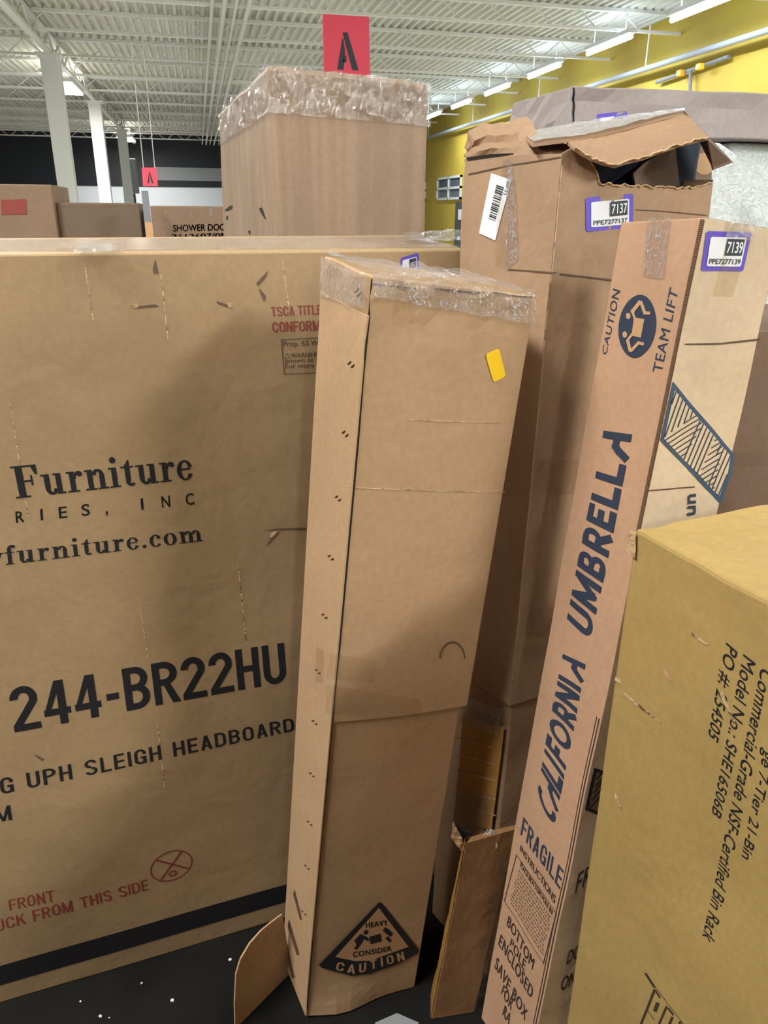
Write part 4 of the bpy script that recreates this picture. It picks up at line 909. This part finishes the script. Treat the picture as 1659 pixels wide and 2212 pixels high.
vw = BI.uv(F, 750, 258)[1]; vs = []; fs = []; cols = []
def wp(face, u0_, u1_, n_):
    for k in range(n_+1): cols.append((face, u0_+(u1_-u0_)*k/n_))
wp('left', 0, 1, 26); wp(F, 0, 1, 36); wp('right', 0, 1, 16)
NV = 14
for face, u in cols:
    for j in range(NV+1):
        v = vw+(1.0-vw)*j/NV; p = BI.P(face, u, v); vs.append(BI.P(face, u, v, .006+.006*noise.noise(p*32)*(1 if j else .2)))
for k in range(len(cols)-1):
    for j in range(NV): a = k*(NV+1)+j; fs.append((a, a+NV+1, a+NV+2, a+1))
mesh('stretch_wrap_band', vs, fs, 'stretch_wrap', I, smooth=True)
for q in (((485, 455), (495, 446), (503, 443), (502, 451), (492, 456)), ((489, 468), (493, 466), (492, 476), (489, 474)), ((560, 450), (567, 448), (570, 458), (576, 476), (572, 472), (563, 458)), ((537, 498), (541, 497), (541, 506), (538, 505))):
    BI.poly('puncture', 'left', q, 'gap_dark', I, .001)

# ---- far cartons behind the headboard carton
def far_box(name, label, tl, tr, y, depth, mat, skew=0):
    p, q = at_y(*tl, y), at_y(*tr, y); z = (p.z+q.z)/2; r = empty(name, ((p.x+q.x)/2, y+depth/2, 0), label, 'carton')
    bx = Box((p.x, y, 0), (q.x, y, 0), (p.x+skew, y+depth, 0), (q.x+skew, y+depth, 0), (p.x, y, z), (q.x, y, z), (p.x+skew, y+depth, z), (q.x+skew, y+depth, z), lambda a, b, d: V((0, 0, 0)))
    bx.body('carton_body', mat, r, step=.2, bev=.006); return r, bx
r, bx = far_box('red_label_carton', 'tan carton with a red label block at the far side of the aisle', (-90, 396), (110, 399), 4.0, .5, 'card_far')
bx.poly('red_label', F, ((4, 464), (59, 463), (57, 430), (2, 432)), 'ink_red', r, .002)
bx.text('carton_lettering', F, font_geo('WAREHOUSE', .02), ((4, 532), (116, 528), (116, 515), (4, 519)), 'ink_faint', r, .002)
r, bx = far_box('dark_carton', 'dark brown plain carton between the red label carton and the narrow upright', (120, 440), (300, 436), 4.05, .4, 'card_far_dark')
bx.patch('edge_tape', F, ((122, 448), (299, 444), (299, 437), (121, 441)), 'clear_tape', r, .003, .002, (20, 2))
r, bx = far_box('shower_door_carton', 'brown carton with shower door lettering beside the wrapped carton', (324, 446), (520, 444), 4.0, .5, 'card_far')
bx.text('carton_lettering', F, font_geo('SHOWER DOOR', .02), ((374, 500), (498, 497), (498, 483), (374, 486)), 'ink_faint', r, .002)
bx.text('carton_lettering', F, font_geo('2112607/0M', .02), ((371, 517), (494, 514), (494, 503), (371, 506)), 'ink_faint', r, .002)
for x, y in ((358, 465), (414, 462), (455, 460)): bx.patch('tape_glint', F, ((x-3, y+8), (x+4, y+8), (x+2, y-10), (x-4, y-10)), 'gloss_tape', r, .003, .004, (3, 6))
# narrow upright with a pale wood end
ur = empty('rack_upright', (-.25, 3.8, 0), 'narrow grey upright with a pale wood patch beside the dark carton', 'rack post')
UY = 3.78; x0, x1 = at_y(309, 450, UY).x, at_y(322, 450, UY).x
m = MB(); m.box((x0, UY, 0), (x1, UY+.06, at_y(315, 412, UY).z)); m.build('upright_post', 'grey_box', ur)
m = MB(); m.box((x0+.002, UY-.015, at_y(318, 524, UY).z), (x1+.008, UY-.001, at_y(318, 480, UY).z)); m.build('wood_block', 'orange_wood', ur)

# ---- H: long grey carton lying on foam, plain brown carton
h_FL = at_y(1240, 184, 2.0); zH = h_FL.z; xR = 2.3; hy = 2.0
h_BL = at_y(1108, 216, 2.28); zb = at_y(1560, 301, 2.0).z
def dfH(a, b, d): return V((noise.noise(V((a*7, b*5, d*4))), noise.noise(V((a*7+3, b*5, d*4))), .7*noise.noise(V((a*7, b*5+6, d*4)))))*(.006 if a > .06 else .014)
BH = Box((h_FL.x-.015, hy, zb), (xR, hy-.02, zb), (h_BL.x-.01, 2.28, zb), (xR, 2.30, zb), (h_FL.x, hy, zH), (xR, hy, zH), (h_BL.x, 2.28, zH-.01), (xR, 2.28, zH), dfH)
Hh = carton('long_carton', (1.5, 2.1, zb), 'long greyish carton lying across the top of white foam blocks')
BH.body('carton_body', 'card_grey', Hh, step=.04, bev=.004)
BH.poly('corner_split', F, ((1236, 190), (1240, 190), (1242, 230), (1238, 270), (1235, 270), (1237, 230)), 'gap_dark', Hh, .001)
sticker(BH, F, ((1290, 302), (1358, 293), (1354, 240), (1287, 248)), '', '', Hh)
x0, x1 = at_y(1100, 330, 1.93).x, at_y(1600, 420, 1.93).x
prof = [(x0, 0), (x1-.01, 0), (x1, .6), (x1+.004, zb-.20), (x1-.004, zb-.11), (x1-.018, zb-.06), (x1-.045, zb-.025), (x1-.09, zb-.004), (x1-.14, zb-.002), (x0, zb-.002)]
r = empty('foam_block', (x0, 1.93, 0), 'white foam block with a rounded corner directly behind the torn carton', 'foam')
m = MB(); m.prism([(x, 1.92, max(0, z-.012) if z else 0) for x, z in prof], (0, .14, 0)); bevel(m.build('foam_slab', 'foam_white', r), .006)
x2 = at_y(1606, 420, 2.07).x
r = empty('foam_sheet', (x2, 2.1, 0), 'large white foam sheet beneath the long grey carton at the edge', 'foam')
m = MB(); m.box((x1+.02, 2.03, 0), (2.2, 2.2, zb-.003)); bevel(m.build('foam_slab', 'foam_white', r), .012)
z_m = at_y(1640, 712, 1.42).z
r = empty('plain_carton', (1.3, 1.6, 0), 'plain brown carton between the umbrella carton and the rack carton', 'carton')
bx = Box((.98, 1.42, 0), (1.6, 1.40, 0), (.98, 1.85, 0), (1.6, 1.85, 0), (.98, 1.42, z_m), (1.6, 1.40, z_m), (.98, 1.85, z_m), (1.6, 1.85, z_m), None)
bx.body('carton_body', 'card_brown', r, step=.1, bev=.004)
bx.patch('edge_tape', F, ((1560, 1010), (1659, 1005), (1659, 975), (1560, 980)), 'clear_tape', r, .001, 0, (4, 2))

# ---- unseen cartons added behind the viewer to keep light off the low fronts
for x0, x1, z, lab in ((-2.6, -1.3, 2.15, 'wide unseen carton added to block light, facing the headboard carton'), (-1.25, .1, 2.3, 'tall unseen carton added to block light, facing the sleeved carton'), (.15, 1.5, 1.5, 'low unseen carton added to block light, facing the rack carton')):
    r = empty('light_block_carton', ((x0+x1)/2, -1.1, 0), lab, 'carton')
    bx = Box((x0, -1.1, 0), (x1, -1.1, 0), (x0, -.55, 0), (x1, -.55, 0), (x0, -1.1, z), (x1, -1.1, z), (x0, -.55, z), (x1, -.55, z), None)
    bx.body('carton_body', 'card_brown', r, step=.3, bev=.006)
    m = MB(); m.box((x0, -.86, z), (x1, -.80, z+.001)); m.build('seam_tape', 'tan_tape', r)
# ------------------------------------------------------------------ foam scraps on the floor
random.seed(9)
SC = [(497, 2074, 9, 'white foam scrap touching the bent flap of the sleeved carton'), (306, 2125, 6, 'small white foam scrap on the floor nearest the headboard carton'), (372, 2162, 11, 'largest white foam scrap on the dark floor'),
      (217, 2196, 9, 'white foam splinter low on the dark floor'), (174, 2164, 5, 'tiny grey foam crumb alone on the floor'), (236, 2199, 4, 'tiny foam crumb beside the splinter')]
for x, y, s_, lab in SC:
    c = at_z(x, y, 0); k = s_/1640*c.length*.6; vs = []
    pts = [(math.cos(t)*k*random.uniform(.6, 1.2), math.sin(t)*k*random.uniform(.5, 1.1)) for t in [i*math.pi/4 for i in range(8)]]
    m = MB(); m.prism([V((a_, b_, .0005)) for a_, b_ in pts], (0, 0, k*.5)); o = m.build('foam_scrap', 'foam_bit', None, label=lab, cat='debris', group=None); o.location = (c.x, c.y, 0)
c = at_z(850, 2205, 0)
m = MB(); m.prism([V((a_, b_, .001)) for a_, b_ in ((-.05, -.03), (.04, -.035), (.06, .0), (.02, .03), (-.03, .02))], (0, 0, .006)); o = m.build('plastic_scrap', 'grey_box', None, label='grey plastic scrap under the foot of the sleeved carton', cat='debris'); o.location = (c.x-.01, c.y-.02, 0)
